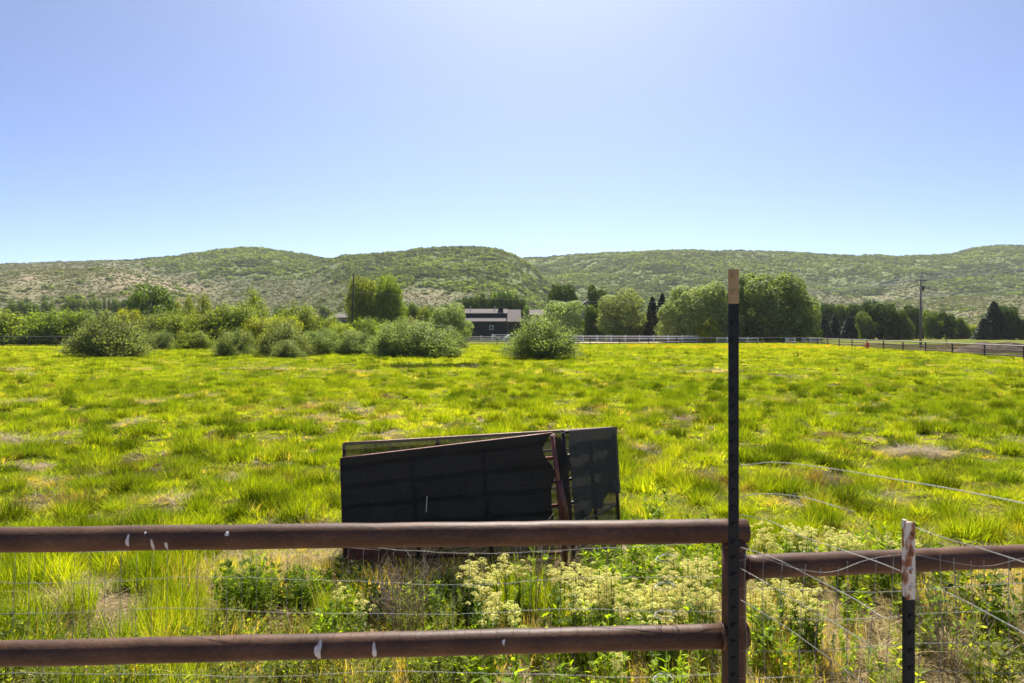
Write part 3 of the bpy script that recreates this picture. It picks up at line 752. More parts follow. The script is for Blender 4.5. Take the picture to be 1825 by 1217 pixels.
def crown_mesh(name, mtl, lobes, n_leaf, leaf, seed, jit=0.16, droop=0.0, aspect=1.25, inner=0.45):
    """leaf-sized faces over the surfaces of many lobes ((x,y,z),(rx,ry,rz))"""
    rng = np.random.default_rng(seed)
    c0 = np.array([l[0] for l in lobes]); r0 = np.array([l[1] for l in lobes])
    area = (r0[:, 0] * r0[:, 2]); p = area / area.sum()
    k = rng.choice(len(lobes), n_leaf, p=p)
    d = rng.normal(size=(n_leaf, 3)); d /= np.linalg.norm(d, axis=1, keepdims=True)
    rr = inner + (1 - inner) * rng.uniform(size=n_leaf) ** 0.45
    rr *= 1 + jit * rng.normal(size=n_leaf)
    # break the lobes up with smaller tufts
    rr *= 1 + (0.16 if inner < .6 else .07) * np.sin(d[:, 0] * 9 + k) * np.sin(d[:, 2] * 9 + k * 2.1) 
    c = c0[k] + d * r0[k] * rr[:, None]
    if droop: c[:, 2] -= droop * (np.abs(d[:, 0]) + np.abs(d[:, 1])) * r0[k][:, 2] * rng.uniform(size=n_leaf) * .5
    kx, kz = .48 / np.percentile(np.abs(c[:, :2]), 99), .965 / np.percentile(c[:, 2], 99.6)
    c = c * np.array((kx, kx, kz)); c[:, 2] = np.maximum(c[:, 2], .02)
    nr = d * 1.25 + rng.normal(0, .55, (n_leaf, 3)); nr[:, 2] += .25
    v, f = leaf_quads(c, nr, rng.uniform(.55, 1.35, n_leaf) * leaf, aspect, rng=rng)
    tint = np.clip(rng.normal(.42, .26, n_leaf), 0, 1)
    return np_mesh(name + '_crown', v, f, mtl, attrs={'tint': ('FACE', 'FLOAT', tint)})

def trunk_mesh(h, r, limbs, seed):
    rng = random.Random(seed); mb = MB()
    mb.tube([(0, 0, -.05), (rng.uniform(-.01, .01), 0, h * .5), (rng.uniform(-.02, .02), rng.uniform(-.02, .02), h)], [r, r * .7, r * .35], 7)
    for i in range(limbs):
        a = rng.uniform(0, 6.28); z = h * rng.uniform(.35, .8); L = rng.uniform(.15, .32)
        mb.tube([(0, 0, z), (math.cos(a) * L * .5, math.sin(a) * L * .5, z + L * .5), (math.cos(a) * L, math.sin(a) * L, z + L * 1.1)], [r * .4, r * .28, r * .1], 5)
    o = mb.build('tmp', M['bark']); me = o.data; bpy.data.objects.remove(o); return me

def round_lobes(seed, n=16, z0=.30, z1=.86, w=.36, r=(.13, .22), taper=.5):
    rng = random.Random(seed); L = [((0, 0, (z0 + z1) / 2), (w * .62, w * .62, (z1 - z0) * .48))]
    for i in range(n):
        t = (i + rng.random()) / n; z = z0 + (z1 - z0) * t
        env = w * (math.sin(math.pi * (0.18 + 0.72 * t)) ** taper)
        a = i * 2.4 + rng.uniform(-.5, .5); q = env * rng.uniform(.55, 1.0); s = rng.uniform(*r)
        L.append(((math.cos(a) * q, math.sin(a) * q, z), (s, s, s * rng.uniform(.75, 1.1))))
    return L

def column_lobes(seed, n=16, w=.20, z0=.15, z1=.92):
    rng = random.Random(seed); L = [((0, 0, .5), (w * .8, w * .8, .38))]
    for i in range(n):
        t = (i + rng.random()) / n; z = z0 + (z1 - z0) * t
        env = w * min(1, (1.08 - t) * 1.6) * min(1, .6 + t * 1.5)
        a = i * 2.4 + rng.uniform(-.5, .5); q = env * rng.uniform(.5, 1.0); s = rng.uniform(.07, .12)
        L.append(((math.cos(a) * q, math.sin(a) * q, z), (s, s, s * 1.7)))
    return L

def spruce_mesh(name, mtl, seed, n_leaf=6500, leaf=.06):
    rng = np.random.default_rng(seed)
    t = rng.uniform(size=n_leaf) ** .75                      # 0 tip .. 1 bottom
    lev = np.round(t * 15 + rng.normal(0, .22, n_leaf)) / 15; t = np.clip(lev, 0.01, 1)
    nb = 9; br = rng.integers(0, nb, n_leaf); a = br * 6.283 / nb + lev * 21 + rng.normal(0, .2, n_leaf)
    L = (0.08 + .92 * t) * (0.85 + .3 * vnoise(br * 3.3, lev * 40, seed))
    q = rng.uniform(.12, 1.0, n_leaf) * L * .5
    z = 1.0 - .94 * t - .10 * q + rng.normal(0, .010, n_leaf) + .02
    c = np.stack([np.cos(a) * q, np.sin(a) * q, z], 1)
    al = np.stack([np.cos(a), np.sin(a), -.35 + 0 * a], 1) + rng.normal(0, .3, (n_leaf, 3))
    nr = np.stack([np.cos(a) * .4, np.sin(a) * .4, 1 + 0 * a], 1) + rng.normal(0, .5, (n_leaf, 3))
    v, f = leaf_quads(c, nr, rng.uniform(.6, 1.3, n_leaf) * leaf, 1.6, along=al, rng=rng)
    return np_mesh(name + '_crown', v, f, mtl, attrs={'tint': ('FACE', 'FLOAT', np.clip(rng.normal(.4, .25, n_leaf), 0, 1))})

KINDS = {}
def reg(kind, name, cat, parts): KINDS[kind] = (name, cat, parts)
for k in range(3):
    a, b = bush_mesh('willow_bush', M['willow'], 100 + k); reg('W%d' % k, 'willow_bush', 'bush', [('foliage', a), ('stems', b)])
    a, b = bush_mesh('green_bush', M['bush_green'], 110 + k, 19000, 110, .020); reg('G%d' % k, 'green_bush', 'bush', [('foliage', a), ('stems', b)])
a, b = bush_mesh('yellow_bush', M['yellow_bush'], 120, 16000, 100, .020); reg('Y0', 'bright_bush', 'bush', [('foliage', a), ('stems', b)])
tr1 = trunk_mesh(.55, .028, 5, 1); tr2 = trunk_mesh(.6, .022, 5, 2); tr3 = trunk_mesh(.9, .018, 0, 3)
for k in range(2):
    reg('S%d' % k, 'silver_willow', 'tree', [('crown', crown_mesh('silver', M['silver'], round_lobes(200 + k, 24, .10, .84, .38, (.11, .20), .4), 22000, .025, 200 + k, .09, .2, 1.25, .82)), ('trunk', tr1)])
    reg('R%d' % k, 'broadleaf_tree', 'tree', [('crown', crown_mesh('round', M['poplar'], round_lobes(210 + k, 18, .10, .86, .36), 15000, .034, 210 + k, .11, 0, 1.25, .74)), ('trunk', tr1)])
    reg('D%d' % k, 'dark_broadleaf_tree', 'tree', [('crown', crown_mesh('dark', M['dark_leaf'], round_lobes(220 + k, 18, .10, .87, .36), 14000, .036, 220 + k, .11, 0, 1.25, .74)), ('trunk', tr1)])
    reg('P%d' % k, 'poplar_tree', 'tree', [('crown', crown_mesh('poplar', M['poplar'], column_lobes(230 + k, 24, .30, .06), 12000, .024, 230 + k, .2)), ('trunk', tr2)])
    reg('F%d' % k, 'spruce_tree', 'tree', [('crown', spruce_mesh('spruce', M['spruce'], 240 + k)), ('trunk', tr3)])
for k in range(2):
    reg('PR%d' % k, 'poplar_tree', 'tree', [('crown', crown_mesh('widepoplar', M['bush_green'], round_lobes(280 + k, 26, .06, .9, .33, (.10, .18), .45), 20000, .026, 280 + k, .16, 0, 1.25, .62)), ('trunk', tr2)])
reg('L0', 'pale_tree', 'tree', [('crown', crown_mesh('pale', M['bush_green'], column_lobes(250, 18, .30, .1, .9), 5000, .028, 250, .28)), ('trunk', tr2)])
reg('N0', 'narrow_poplar', 'tree', [('crown', crown_mesh('narrow', M['dark_leaf'], column_lobes(260, 14, .30, .12, .92), 2600, .05, 260, .12)), ('trunk', tr2)])
reg('B0', 'brown_conifer', 'tree', [('crown', spruce_mesh('brown', M['brown_spruce'], 270, 3600, .06)), ('trunk', tr3)])

# the two big willows by the white fence get crowns of their own
def willow_lobes(seed, n, lean):
    rng = random.Random(seed); L = [((0, .03, .36), (.31, .28, .36)), ((0, 0, .2), (.33, .30, .2))]
    for i in range(n):
        t = (i + rng.random()) / n; z = .07 + .80 * t
        env = .40 * math.sqrt(max(0.04, 1 - ((z - .30) / .66) ** 2)); a = i * 2.399 + rng.uniform(-.5, .5)
        q = env * rng.uniform(.80, 1.08); s = rng.uniform(.085, .145) * (1.1 - .25 * t)
        L.append(((math.cos(a) * q, math.sin(a) * q * .9, z + lean * q * math.cos(a) * .6), (s, s, s * rng.uniform(1.0, 1.45))))
    return L
reg('BW0', 'big_willow', 'tree', [('crown', crown_mesh('bigwillow', M['silver'], willow_lobes(301, 58, .2), 62000, .0175, 301, .075, .1, 1.25, .80)), ('trunk', tr1)])
reg('BW1', 'big_willow', 'tree', [('crown', crown_mesh('bigwillow_b', M['dark_willow'], willow_lobes(302, 58, -.05), 62000, .0175, 302, .075, .1, 1.25, .78)), ('trunk', tr1)])
first = {}
def plant(kind, px, top, hw, Z, label, group=None, depth=None):
    if kind in ('F0', 'F1'): hw = hw * 1.15
    name, cat, parts = KINDS[kind]
    x = (px - CX) / F * Z; h = EYE + (HZ - top) / F * Z; w = 2 * hw / F * Z
    gzv = float(gz(x, Z))
    root = empty(name, (x, Z, gzv - .03), random.uniform(-.5, .5)); tag(root, label, cat, group)
    # unit crowns are about .92 wide and 1 high
    root.scale = (w / .96, (depth or w) / .96, h / .98)
    for pn, me in parts: link(pn, me, root)
    return root

BG = 'willow bushes along the far side of the pasture'
for row in [
    # front willow bushes
    ('W0', 199, 556, 66, 60, 'large rounded willow bush standing alone in front of the left pipe fence'),
    ('G0', 347, 591, 35, 80, 'low bright green bush beside the gap right of the large lone willow bush'),
    ('W1', 416, 589, 34, 61, 'small grey green willow bush standing forward in the grass left of the bush clump'),
    ('W2', 505, 571, 48, 62, 'lumpy dark fronted willow bush at the left end of the long bush clump'),
    ('W0', 512, 606, 28, 57, 'low grey green willow shoots in front of the lumpy dark bush'),
    ('W1', 574, 584, 36, 66, 'middle sized willow bush right of the lumpy dark bush'),
    ('W2', 636, 586, 42, 66, 'low willow bush with a dark base below the leaning dark pole'),
    ('W1', 704, 570, 46, 60, 'dark left half of the big double willow bush before the barn'),
    ('W0', 762, 576, 62, 60, 'pale right half of the big double willow bush before the barn'),
    ('W2', 966, 562, 64, 55, 'large dome shaped willow bush standing alone in front of the white fence'),
    # behind
    ('W0', 804, 580, 28, 86, 'small willow bush tucked behind the right end of the double bush'),
    ('G1', 653, 566, 32, 88, 'dark round green bush at the foot of the leaning dark pole'),
    ('Y0', 606, 575, 32, 84, 'bright yellow green bush left of the leaning dark pole'),
    ('G2', 20, 556, 62, 112, 'yellow green hedge bush at the left edge of the picture'),
    ('G0', 92, 554, 52, 111, 'dark fronted hedge bush behind the left pipe fence'),
    ('G1', 140, 552, 44, 112, 'hedge bush behind the left pipe fence touching the lone willow'),
    ('Y0', 225, 552, 34, 98, 'yellow green bush showing over the lone willow bush'),
    ('W1', 276, 556, 34, 97, 'grey green bush just right of the lone willow bush top'),
    ('G2', 318, 560, 42, 94, 'shady green bush below the round tree with a dark hollow'),
    ('G0', 368, 556, 44, 92, 'green bush behind the low bright bush'),
    ('G1', 425, 543, 56, 92, 'tall mounded green bush in the middle of the left bushes'),
    ('Y0', 468, 566, 40, 84, 'yellow green bush behind the small forward willow'),
    ('G2', 540, 543, 44, 96, 'tall green bush behind the lumpy dark bush'),
    ('Y0', 505, 562, 40, 80, 'light green bush directly above the lumpy dark bush'),
    ('G0', 585, 563, 36, 98, 'green bush below the small grey farm roof'),
    ('W2', 738, 566, 40, 84, 'grey green bush peeping over the big double willow bush'),
    ('W1', 285, 588, 24, 80, 'small willow bush in front of the left fence by the gap'),
    ('G2', 700, 572, 36, 92, 'green bush between the poplar pair and the double willow bush'),
    ('Y0', 45, 566, 50, 113, 'pale yellow bush low in the hedge at far left'),
]:
    plant(*row, BG)

TG = 'trees in front of the hills'
for row in [
    ('R0', 271, 506, 34, 140, 'round green tree rising over the left bushes', None),
    ('L0', 314, 533, 18, 165, 'small dull green tree right of the round green tree', None),
    ('L0', 336, 523, 15, 160, 'thin upright pale tree, left of the close pair behind the left bushes', None),
    ('L0', 364, 519, 18, 158, 'thin upright pale tree, right of the close pair behind the left bushes', None),
    ('L0', 452, 514, 30, 140, 'loose pale feathery tree behind the tall mounded bush', None),
    ('PR0', 650, 494, 33, 145, 'left poplar of the pair beside the leaning dark pole', None),
    ('PR1', 692, 492, 31, 143, 'right poplar of the pair beside the leaning dark pole', None),
    ('S0', 802, 541, 36, 128, 'silvery round willow tree at the left end of the barn', None),
    # behind the barn
    ('D0', 836, 529, 14, 225, 'first tree from the left in the row behind the barn roof', 'row of trees behind the barn'),
    ('P0', 850, 524, 16, 228, 'second tree from the left in the row behind the barn roof', 'row of trees behind the barn'),
    ('D1', 866, 526, 15, 225, 'third tree from the left in the row behind the barn roof', 'row of trees behind the barn'),
    ('P1', 882, 521, 17, 228, 'tree in the row right above the barn chimney', 'row of trees behind the barn'),
    ('D0', 899, 522, 15, 226, 'third tree from the right in the row behind the barn roof', 'row of trees behind the barn'),
    ('P0', 912, 523, 14, 229, 'second tree from the right in the row behind the barn roof', 'row of trees behind the barn'),
    ('D1', 925, 528, 12, 226, 'last tree on the right in the row behind the barn roof', 'row of trees behind the barn'),
    ('R1', 942, 546, 12, 200, 'small green tree off the right end of the barn', None),
    # middle conifers
    ('PR0', 720, 545, 15, 170, 'first slim tree from the left between poplars and silvery willow', 'slim trees left of the barn'),
    ('R1', 738, 541, 16, 172, 'second slim tree from the left between poplars and silvery willow', 'slim trees left of the barn'),
    ('PR1', 755, 548, 15, 170, 'third slim tree from the left between poplars and silvery willow', 'slim trees left of the barn'),
    ('R0', 770, 546, 15, 174, 'slim tree nearest the silvery willow tree', 'slim trees left of the barn'),
    # by the second house
    ('D0', 1005, 507, 28, 190, 'tall dark tree above the dome shaped willow bush', None),
    ('S1', 1002, 536, 40, 150, 'rounded silver topped willow in front of the tall dark tree', None),
    ('D1', 1063, 510, 20, 165, 'tall narrow dark tree right of the grey house gable', None),
    ('R1', 1058, 545, 22, 158, 'green tree in front of the grey house', None),
    ('S0', 1109, 517, 44, 150, 'broad silver topped willow right of the grey house', None),
    ('B0', 1157, 552, 15, 147, 'squat brownish conifer left of the big willows', None),
    ('F0', 1163, 533, 21, 155, 'dark spruce behind the squat brownish conifer', None),
    ('F1', 1180, 528, 21, 152, 'taller dark spruce against the edge of the big willows', None),
    ('BW0', 1246, 508, 70, 140, 'huge pale willow of stacked leafy mounds left of the tall post', 'pair of big willows behind the white fence'),
    ('BW1', 1368, 489, 84, 142, 'huge dark willow with pale top right of the tall post', 'pair of big willows behind the white fence'),
    ('S1', 1441, 538, 20, 155, 'pale leafy willow sprout on the right edge of the dark willow', None),
    ('Y0', 1450, 583, 14, 150, 'small bright bush at the foot of the far power pole', None),
    ('G0', 1105, 583, 24, 146, 'low green bush behind the white fence below the broad willow', None),
    ('G2', 1140, 586, 16, 147, 'low green bush between broad willow and brownish conifer', None),
    ('Y0', 1262, 566, 24, 131, 'low pale green bush at the foot of the pale big willow', None),
    # right hand rows
    ('D0', 1475, 540, 17, 215, 'dark round tree behind the small spruces right of the big willows', None),
    ('F0', 1469, 564, 13, 190, 'first small spruce from the left right of the big willows', 'small spruces right of the big willows'),
    ('F1', 1488, 561, 14, 192, 'second small spruce from the left right of the big willows', 'small spruces right of the big willows'),
    ('F0', 1513, 566, 17, 188, 'third and broadest small spruce right of the big willows', 'small spruces right of the big willows'),
    ('R1', 1502, 542, 18, 218, 'left tree of the flat topped dark pair behind the spruces', None),
    ('D0', 1527, 542, 18, 218, 'right tree of the flat topped dark pair behind the spruces', None),
    ('D1', 1566, 535, 33, 185, 'largest dark tree left of the near power pole', None),
    ('R0', 1545, 556, 18, 182, 'bright edged tree on the left shoulder of the largest dark tree', None),
    ('R1', 1606, 552, 21, 184, 'dark tree between the largest dark tree and the near power pole', None),
    ('D1', 1628, 544, 20, 205, 'dark tree standing just behind the near power pole', None),
    ('R0', 1662, 553, 17, 195, 'first dark tree right of the near power pole', None),
    ('D1', 1685, 556, 18, 196, 'second dark tree right of the near power pole', None),
    ('R1', 1711, 566, 17, 200, 'lighter green tree above the slanted yellow guy marker', None),
    ('Y0', 1735, 578, 14, 205, 'pale small bush between the lighter tree and the spruce group', None),
    ('F1', 1752, 569, 16, 180, 'small spruce at the left foot of the right hand spruce group', None),
    ('F0', 1772, 541, 25, 182, 'tallest spruce in the group near the right edge', None),
    ('D0', 1793, 545, 22, 184, 'dark tree right of the tallest spruce near the right edge', None),
    ('D1', 1816, 566, 20, 182, 'lower dark tree at the right edge of the picture', None),
]:
    plant(*row)
for i, (px, top, hw, kd, lb) in enumerate([
    (20, 538, 12, 'R0', 'small far tree at the left edge in front of the tan hill'),
    (43, 537, 12, 'R1', 'second small far tree from the left in front of the tan hill'),
    (60, 539, 11, 'R0', 'third small far tree from the left in front of the tan hill'),
    (85, 536, 13, 'R1', 'small far tree standing alone with gaps on both sides'),
    (128, 531, 15, 'R0', 'broad small far tree above the dark fronted hedge'),
    (146, 534, 12, 'R1', 'small far tree touching the right side of the broad far tree'),
    (167, 532, 14, 'R0', 'small far tree left of the narrow dark poplars'),
    (186, 530, 5, 'N0', 'narrow dark poplar, left of the two spires above the lone willow'),
    (194, 531, 4, 'N0', 'narrow dark poplar, right of the two spires above the lone willow'),
    (209, 533, 13, 'R1', 'small far tree right of the narrow dark poplars'),
    (230, 535, 13, 'D0', 'small far dark tree left of the round green tree'),
    (305, 538, 10, 'D1', 'small far dark tree right of the round green tree'),
    (395, 545, 14, 'R1', 'small far tree between the thin pale pair and the feathery tree'),
    (500, 549, 14, 'R0', 'small far tree right of the feathery pale tree'),
    (580, 546, 15, 'R1', 'small far tree above the small grey farm roof'),
    (975, 560, 12, 'R0', 'small far tree beside the brown hipped roof'),
]):
    plant(kd, px, top, hw, 300 + i * 3, lb, 'far row of trees at the foot of the hills')

# ------------------------------------------------------------------ buildings
def barn():
    Z = 168; s = Z / F
    X = lambda p: (p - CX) * s
    Hh = lambda y: EYE + (HZ - y) * s
    root = empty('barn', (X(868), Z, 0)); tag(root, 'long low navy barn with grey shingle roof and clerestory band', 'barn')
    ox = X(868); x0, x1, x2 = X(822) - ox, X(903) - ox, X(927) - ox
    ev, cl0, cl1, rd = Hh(573), Hh(564.5), Hh(557.5), Hh(549)
    b = MB(); b.box((x0, 0, 0), (x1, 11, ev - .1)); b.build('wall', M['navy_wall'], root)
    b = MB(); b.box((x0, 2.6, cl0 - .3), (x1 - .2, 8.5, cl1 + .05)); b.build('clerestory', M['navy_wall'], root)
    th = .22
    b = MB()   # lower roof slope
    b.prism([(x0 - .4, -.9, ev - .15), (x0 - .4, 2.6, cl0), (x0 - .4, 2.6, cl0 + th), (x0 - .4, -.9, ev - .15 + th)], (x1 - x0 + .3, 0, 0))
    lr = b.build('lower_roof', M['shingle'], root)
    b = MB()   # upper roof slope
    b.prism([(x0 - .4, 2.1, cl1), (x0 - .4, 5.6, rd), (x0 - .4, 9.3, cl1 - .2), (x0 - .4, 9.3, cl1 - .4), (x0 - .4, 5.6, rd - th), (x0 - .4, 2.1, cl1 - th)], (x1 - x0 + .6, 0, 0))
    ur = b.build('upper_roof', M['shingle'], root)
    b = MB()   # open bay roof at the right end, one long slope
    b.prism([(x1 + .15, -.9, ev - .2), (x1 + .15, 5.4, Hh(552)), (x1 + .15, 5.4, Hh(552) + th), (x1 + .15, -.9, ev - .2 + th)], (x2 - x1 + .1, 0, 0))
    b.build('bay_roof', M['shingle'], root)
    for yy in (-.5, 5.0):
        b = MB(); b.box((x2 - .3, yy, 0), (x2 - .05, yy + .25, ev - .1 + (1.9 if yy > 0 else 0))); b.build('bay_post', M['navy_wall'], root)
    b = MB(); c0, c1 = X(887.5) - ox, X(896.5) - ox
    b.box((c0, 3.4, cl1), (c1, 4.4, Hh(547.5))); ch = b.build('chimney', M['navy_wall'], ur)
    b = MB(); b.box((c0 - .1, 3.3, Hh(547.5)), (c1 + .1, 4.5, Hh(546.3))); b.build('chimney_cap', M['shingle'], ur)
    for px in (836.5, 881):
        b = MB(); b.tube([(X(px) - ox, 4.6, cl1 + .3), (X(px) - ox, 4.6, Hh(545.5))], .09, 8); b.tube([(X(px) - ox, 4.6, Hh(545.5)), (X(px) - ox, 4.6, Hh(544.5))], .16, 8); b.build('roof_vent', M['trim'], ur)
    w0, w1 = X(873) - ox, X(878.5) - ox
    b = MB(); b.box((w0 - .1, -.06, Hh(587.5)), (w1 + .1, -.005, Hh(580))); fr = b.build('window', M['trim'], root)
    b = MB(); b.box((w0, -.09, Hh(586.8)), (w1, -.063, Hh(580.8))); b.build('pane', M['glass'], fr)
    d0, d1 = X(846) - ox, X(853) - ox
    b = MB(); b.box((d0, -.05, 0.02), (d1, -.005, 2.2)); dr = b.build('door', M['glass'], root)
    b = MB(); b.tube([(d1 - .12, -.09, 1.0), (d1 - .12, -.055, 1.0)], .05, 8); b.build('handle', M['trim'], dr)
    b = MB(); b.box((x0 - .45, -.98, ev - .22), (x1 - .1, -.905, ev + .05)); b.build('fascia', M['navy_wall'], root)
barn()

def gable_house(name, px, Z, wpx, eave_y, ridge_y, label, wall, roof, depth=9, side=False, ch=True):
    s = Z / F; w = wpx * s; ev = EYE + (HZ - eave_y) * s; rd = EYE + (HZ - ridge_y) * s
    root = empty(name, ((px - CX) * s, Z, 0)); tag(root, label, 'house')
    b = MB()
    if side:   # gable faces the camera
        b.prism([(-w/2, 0, 0), (w/2, 0, 0), (w/2, 0, ev), (0, 0, rd - .1), (-w/2, 0, ev)], (0, depth, 0)); b.build('wall', wall, root)
        b = MB()
        k = (rd - ev) / (w / 2); e = .6
        b.prism([(-w/2 - e, -.6, ev - k * e), (0, -.6, rd), (w/2 + e, -.6, ev - k * e), (w/2 + e, -.6, ev - k * e + .25), (0, -.6, rd + .25), (-w/2 - e, -.6, ev - k * e + .25)], (0, depth + 1.2, 0))
        rf = b.build('roof', roof, root)
    else:
        b.box((-w/2, 0, 0), (w/2, depth, ev)); b.build('wall', wall, root)
        b = MB()
        b.prism([(-w/2 - .5, -.7, ev - .05), (-w/2 - .5, depth/2, rd), (-w/2 - .5, depth + .7, ev - .05), (-w/2 - .5, depth + .7, ev + .15), (-w/2 - .5, depth/2, rd + .22), (-w/2 - .5, -.7, ev + .15)], (w + 1, 0, 0))
        rf = b.build('roof', roof, root)
    if ch:
        b = MB(); b.box((w*.2, depth*.4, ev), (w*.2 + .8, depth*.4 + .8, rd + .9)); b.build('chimney', M['grey_wall'], rf)
    for fx in (-.3, .02, .3):
        for zz in ((1.0, 2.2), (3.6, 4.8)) if ev > 5 else ((1.0, 2.2),):
            b = MB(); b.box((fx * w - .6, -.06, zz[0]), (fx * w + .6, -.006, zz[1])); fr = b.build('window', M['trim'], root)
            b = MB(); b.box((fx * w - .5, -.1, zz[0] + .1), (fx * w + .5, -.064, zz[1] - .1)); b.build('pane', M['glass'], fr)
    return root
gable_house('house', 1051, 176, 46, 551, 534, 'grey two storey house with steep gable hidden among trees', M['grey_wall'], M['shingle'], 10, True)
gable_house('house', 967, 185, 40, 562, 552.5, 'low house with brown roof behind the dome shaped willow bush', M['stone_wall'], M['shingle'], 9, False, False)
gable_house('farm_shed', 606, 150, 26, 567, 560.5, 'small grey roofed farm shed above the left bushes', M['stone_wall'], M['shingle'], 7, False, False)

# ------------------------------------------------------------------ far fences
def fence_line(name, pts, h, rails, rr, pr, spacing, m, label, rail_box=None, cap=True):
    a = Vector(pts[0]); root = empty(name, (a.x, a.y, 0)); tag(root, label, 'fence')
    P = [Vector((p[0], p[1], 0)) for p in pts]
    posts = []
    for i in range(len(P) - 1):
        L = (P[i + 1] - P[i]).length; n = max(1, round(L / spacing))
        for k in range(n + (1 if i == len(P) - 2 else 0)): posts.append(P[i].lerp(P[i + 1], k / n))
    for p in posts:
        z = float(gz(p.x, p.y)); q = p - Vector((a.x, a.y, 0)); b = MB()
        if rail_box: b.box((q.x - pr, q.y - pr, z - .1), (q.x + pr, q.y + pr, h + .12)); b.box((q.x - pr*1.2, q.y - pr*1.2, h + .12), (q.x + pr*1.2, q.y + pr*1.2, h + .17))
        else: b.tube([(q.x, q.y, z - .1), (q.x, q.y, h)], pr, 6)
        b.build('post', m, root)
    for f in rails:
        b = MB()
        for i in range(len(posts) - 1):
            p, q = posts[i] - Vector((a.x, a.y, 0)), posts[i + 1] - Vector((a.x, a.y, 0))
            z0 = h * f; dr = random.uniform(-.02, .02)
            if rail_box:
                d = (q - p).normalized(); nrm = Vector((-d.y, d.x, 0)) * .022; o = Vector((d.y, -d.x, 0)) * (pr + .024)
                v = []
                for e in (p, q):
                    for sx in (-1, 1):
                        for sz in (-1, 1): v.append(e + o + nrm * sx + Vector((0, 0, z0 + sz * rail_box + dr)))
                b.add(v, [(0, 1, 3, 2), (4, 6, 7, 5), (0, 4, 5, 1), (2, 3, 7, 6), (0, 2, 6, 4), (1, 5, 7, 3)])
            else: b.tube([p + Vector((0, 0, z0)), q + Vector((0, 0, z0))], rr, 6)
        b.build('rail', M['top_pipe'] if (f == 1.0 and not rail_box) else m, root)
    return root
CORNER = (51.2, 118)
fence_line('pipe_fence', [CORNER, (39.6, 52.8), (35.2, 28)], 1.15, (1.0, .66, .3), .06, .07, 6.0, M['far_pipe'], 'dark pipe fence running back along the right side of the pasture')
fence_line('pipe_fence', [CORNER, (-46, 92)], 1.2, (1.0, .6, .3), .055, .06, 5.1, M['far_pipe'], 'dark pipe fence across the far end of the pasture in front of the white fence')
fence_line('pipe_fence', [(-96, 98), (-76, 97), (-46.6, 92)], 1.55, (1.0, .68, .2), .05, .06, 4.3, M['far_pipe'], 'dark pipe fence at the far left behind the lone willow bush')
wf = lambda p, Z: ((p - CX) / F * Z, Z)
fence_line('white_fence', [wf(815, 134), wf(900, 133)], 1.3, (.92, .58, .25), 0, .07, 2.6, M['white_board'], 'white board fence in front of the navy barn left of the dome bush', .07)
fence_line('white_fence', [wf(916, 134), wf(1268, 130)], 1.4, (.95, .62, .28), 0, .07, 2.7, M['white_board'], 'long white board fence in front of the trees left of the tall post', .085)
fence_line('white_fence', [wf(1278, 126), wf(1351, 126)], 1.05, (.92, .5), 0, .07, 2.0, M['white_board'], 'short white board fence behind the tall post below the dark willow', .075)
fence_line('white_fence', [wf(1430, 128), wf(1461, 127)], .95, (.92, .5), 0, .06, 1.6, M['white_board'], 'short white rail beside the far power pole', .06)
def gate(name, p0, p1, Z, h, label, m):
    x0, x1 = (p0 - CX) / F * Z, (p1 - CX) / F * Z
    root = empty(name, (x0, Z, 0)); tag(root, label, 'gate'); w = x1 - x0
    for xx in (0, w):
        b = MB(); b.box((xx - .08, -.08, -.05), (xx + .08, .08, h + .1)); b.build('post', m, root)
    for zz in (.2, .55, .95):
        b = MB(); b.box((.085, -.03, h * zz - .06), (w - .085, .03, h * zz + .06)); b.build('rail', m, root)
    b = MB(); b.prism([(.09, -.034, h * .95 - .1), (.09, -.034, h * .95 + .06), (w - .09, -.034, h * .2 + .1), (w - .09, -.034, h * .2 - .06)], (0, -.03, 0)); b.build('brace', m, root)
gate('white_gate', 877, 905, 128, 1.7, 'white field gate with a diagonal brace in front of the barn', M['white_board'])
gate('white_gate', 1401, 1417, 120, 1.0, 'small white gate panel below the right edge of the dark willow', M['white_board'])

# ------------------------------------------------------------------ poles and power lines
def pole(name, px, Z, top_z, r, m, label, lean=0.0, arms=True, band=True):
    x = (px - CX) / F * Z; root = empty(name, (x, Z, 0)); tag(root, label, 'utility pole')
    b = MB(); b.tube([(0, 0, -.3), (lean * top_z * .5, 0, top_z * .5), (lean * top_z, 0, top_z)], [r, r * .85, r * .68], 10); b.build('shaft', m, root, smooth=True)
    if arms:
        b = MB(); b.box((-.85, -.14, top_z - .72), (.85, -.02 - r * .6, top_z - .58)); a = b.build('crossarm', m, root)
        for xx in (-.75, .75):
            b = MB(); b.tube([(xx, -.1, top_z - .58), (xx, -.1, top_z - .5), (xx, -.1, top_z - .42)], [.03, .06, .045], 8); b.build('insulator', M['trim'], a)
        b = MB(); b.tube([(0, 0, top_z), (0, 0, top_z + .14)], [.04, .05], 8); b.build('top_insulator', M['trim'], root)
        b = MB(); b.tube([(.28, -.12, top_z - 2.1), (.28, -.12, top_z - 1.4)], .14, 10); b.build('transformer_can', M['far_pipe'], root)
    if band:
        b = MB(); b.tube([(0, 0, .75), (0, 0, 1.15)], r * 1.12, 10); b.build('marker_band', M['yellow'], root)
    return x
PX1 = pole('utility_pole', 1641, 95, 10.0, .17, M['pole_wood'], 'tall weathered power pole beyond the right pipe fence')
pole('utility_pole', 1434, 152, 11.2, .15, M['dark_pole'], 'power pole half hidden by the right edge of the dark willow')
pole('utility_pole', 2068, 60, 10.0, .17, M['pole_wood'], 'nearer power pole carrying the wires at far right')
pole('bare_pole', 626, 118, 12.2, .17, M['dark_pole'], 'bare dark leaning pole in front of the poplar pair', .035, False, False)
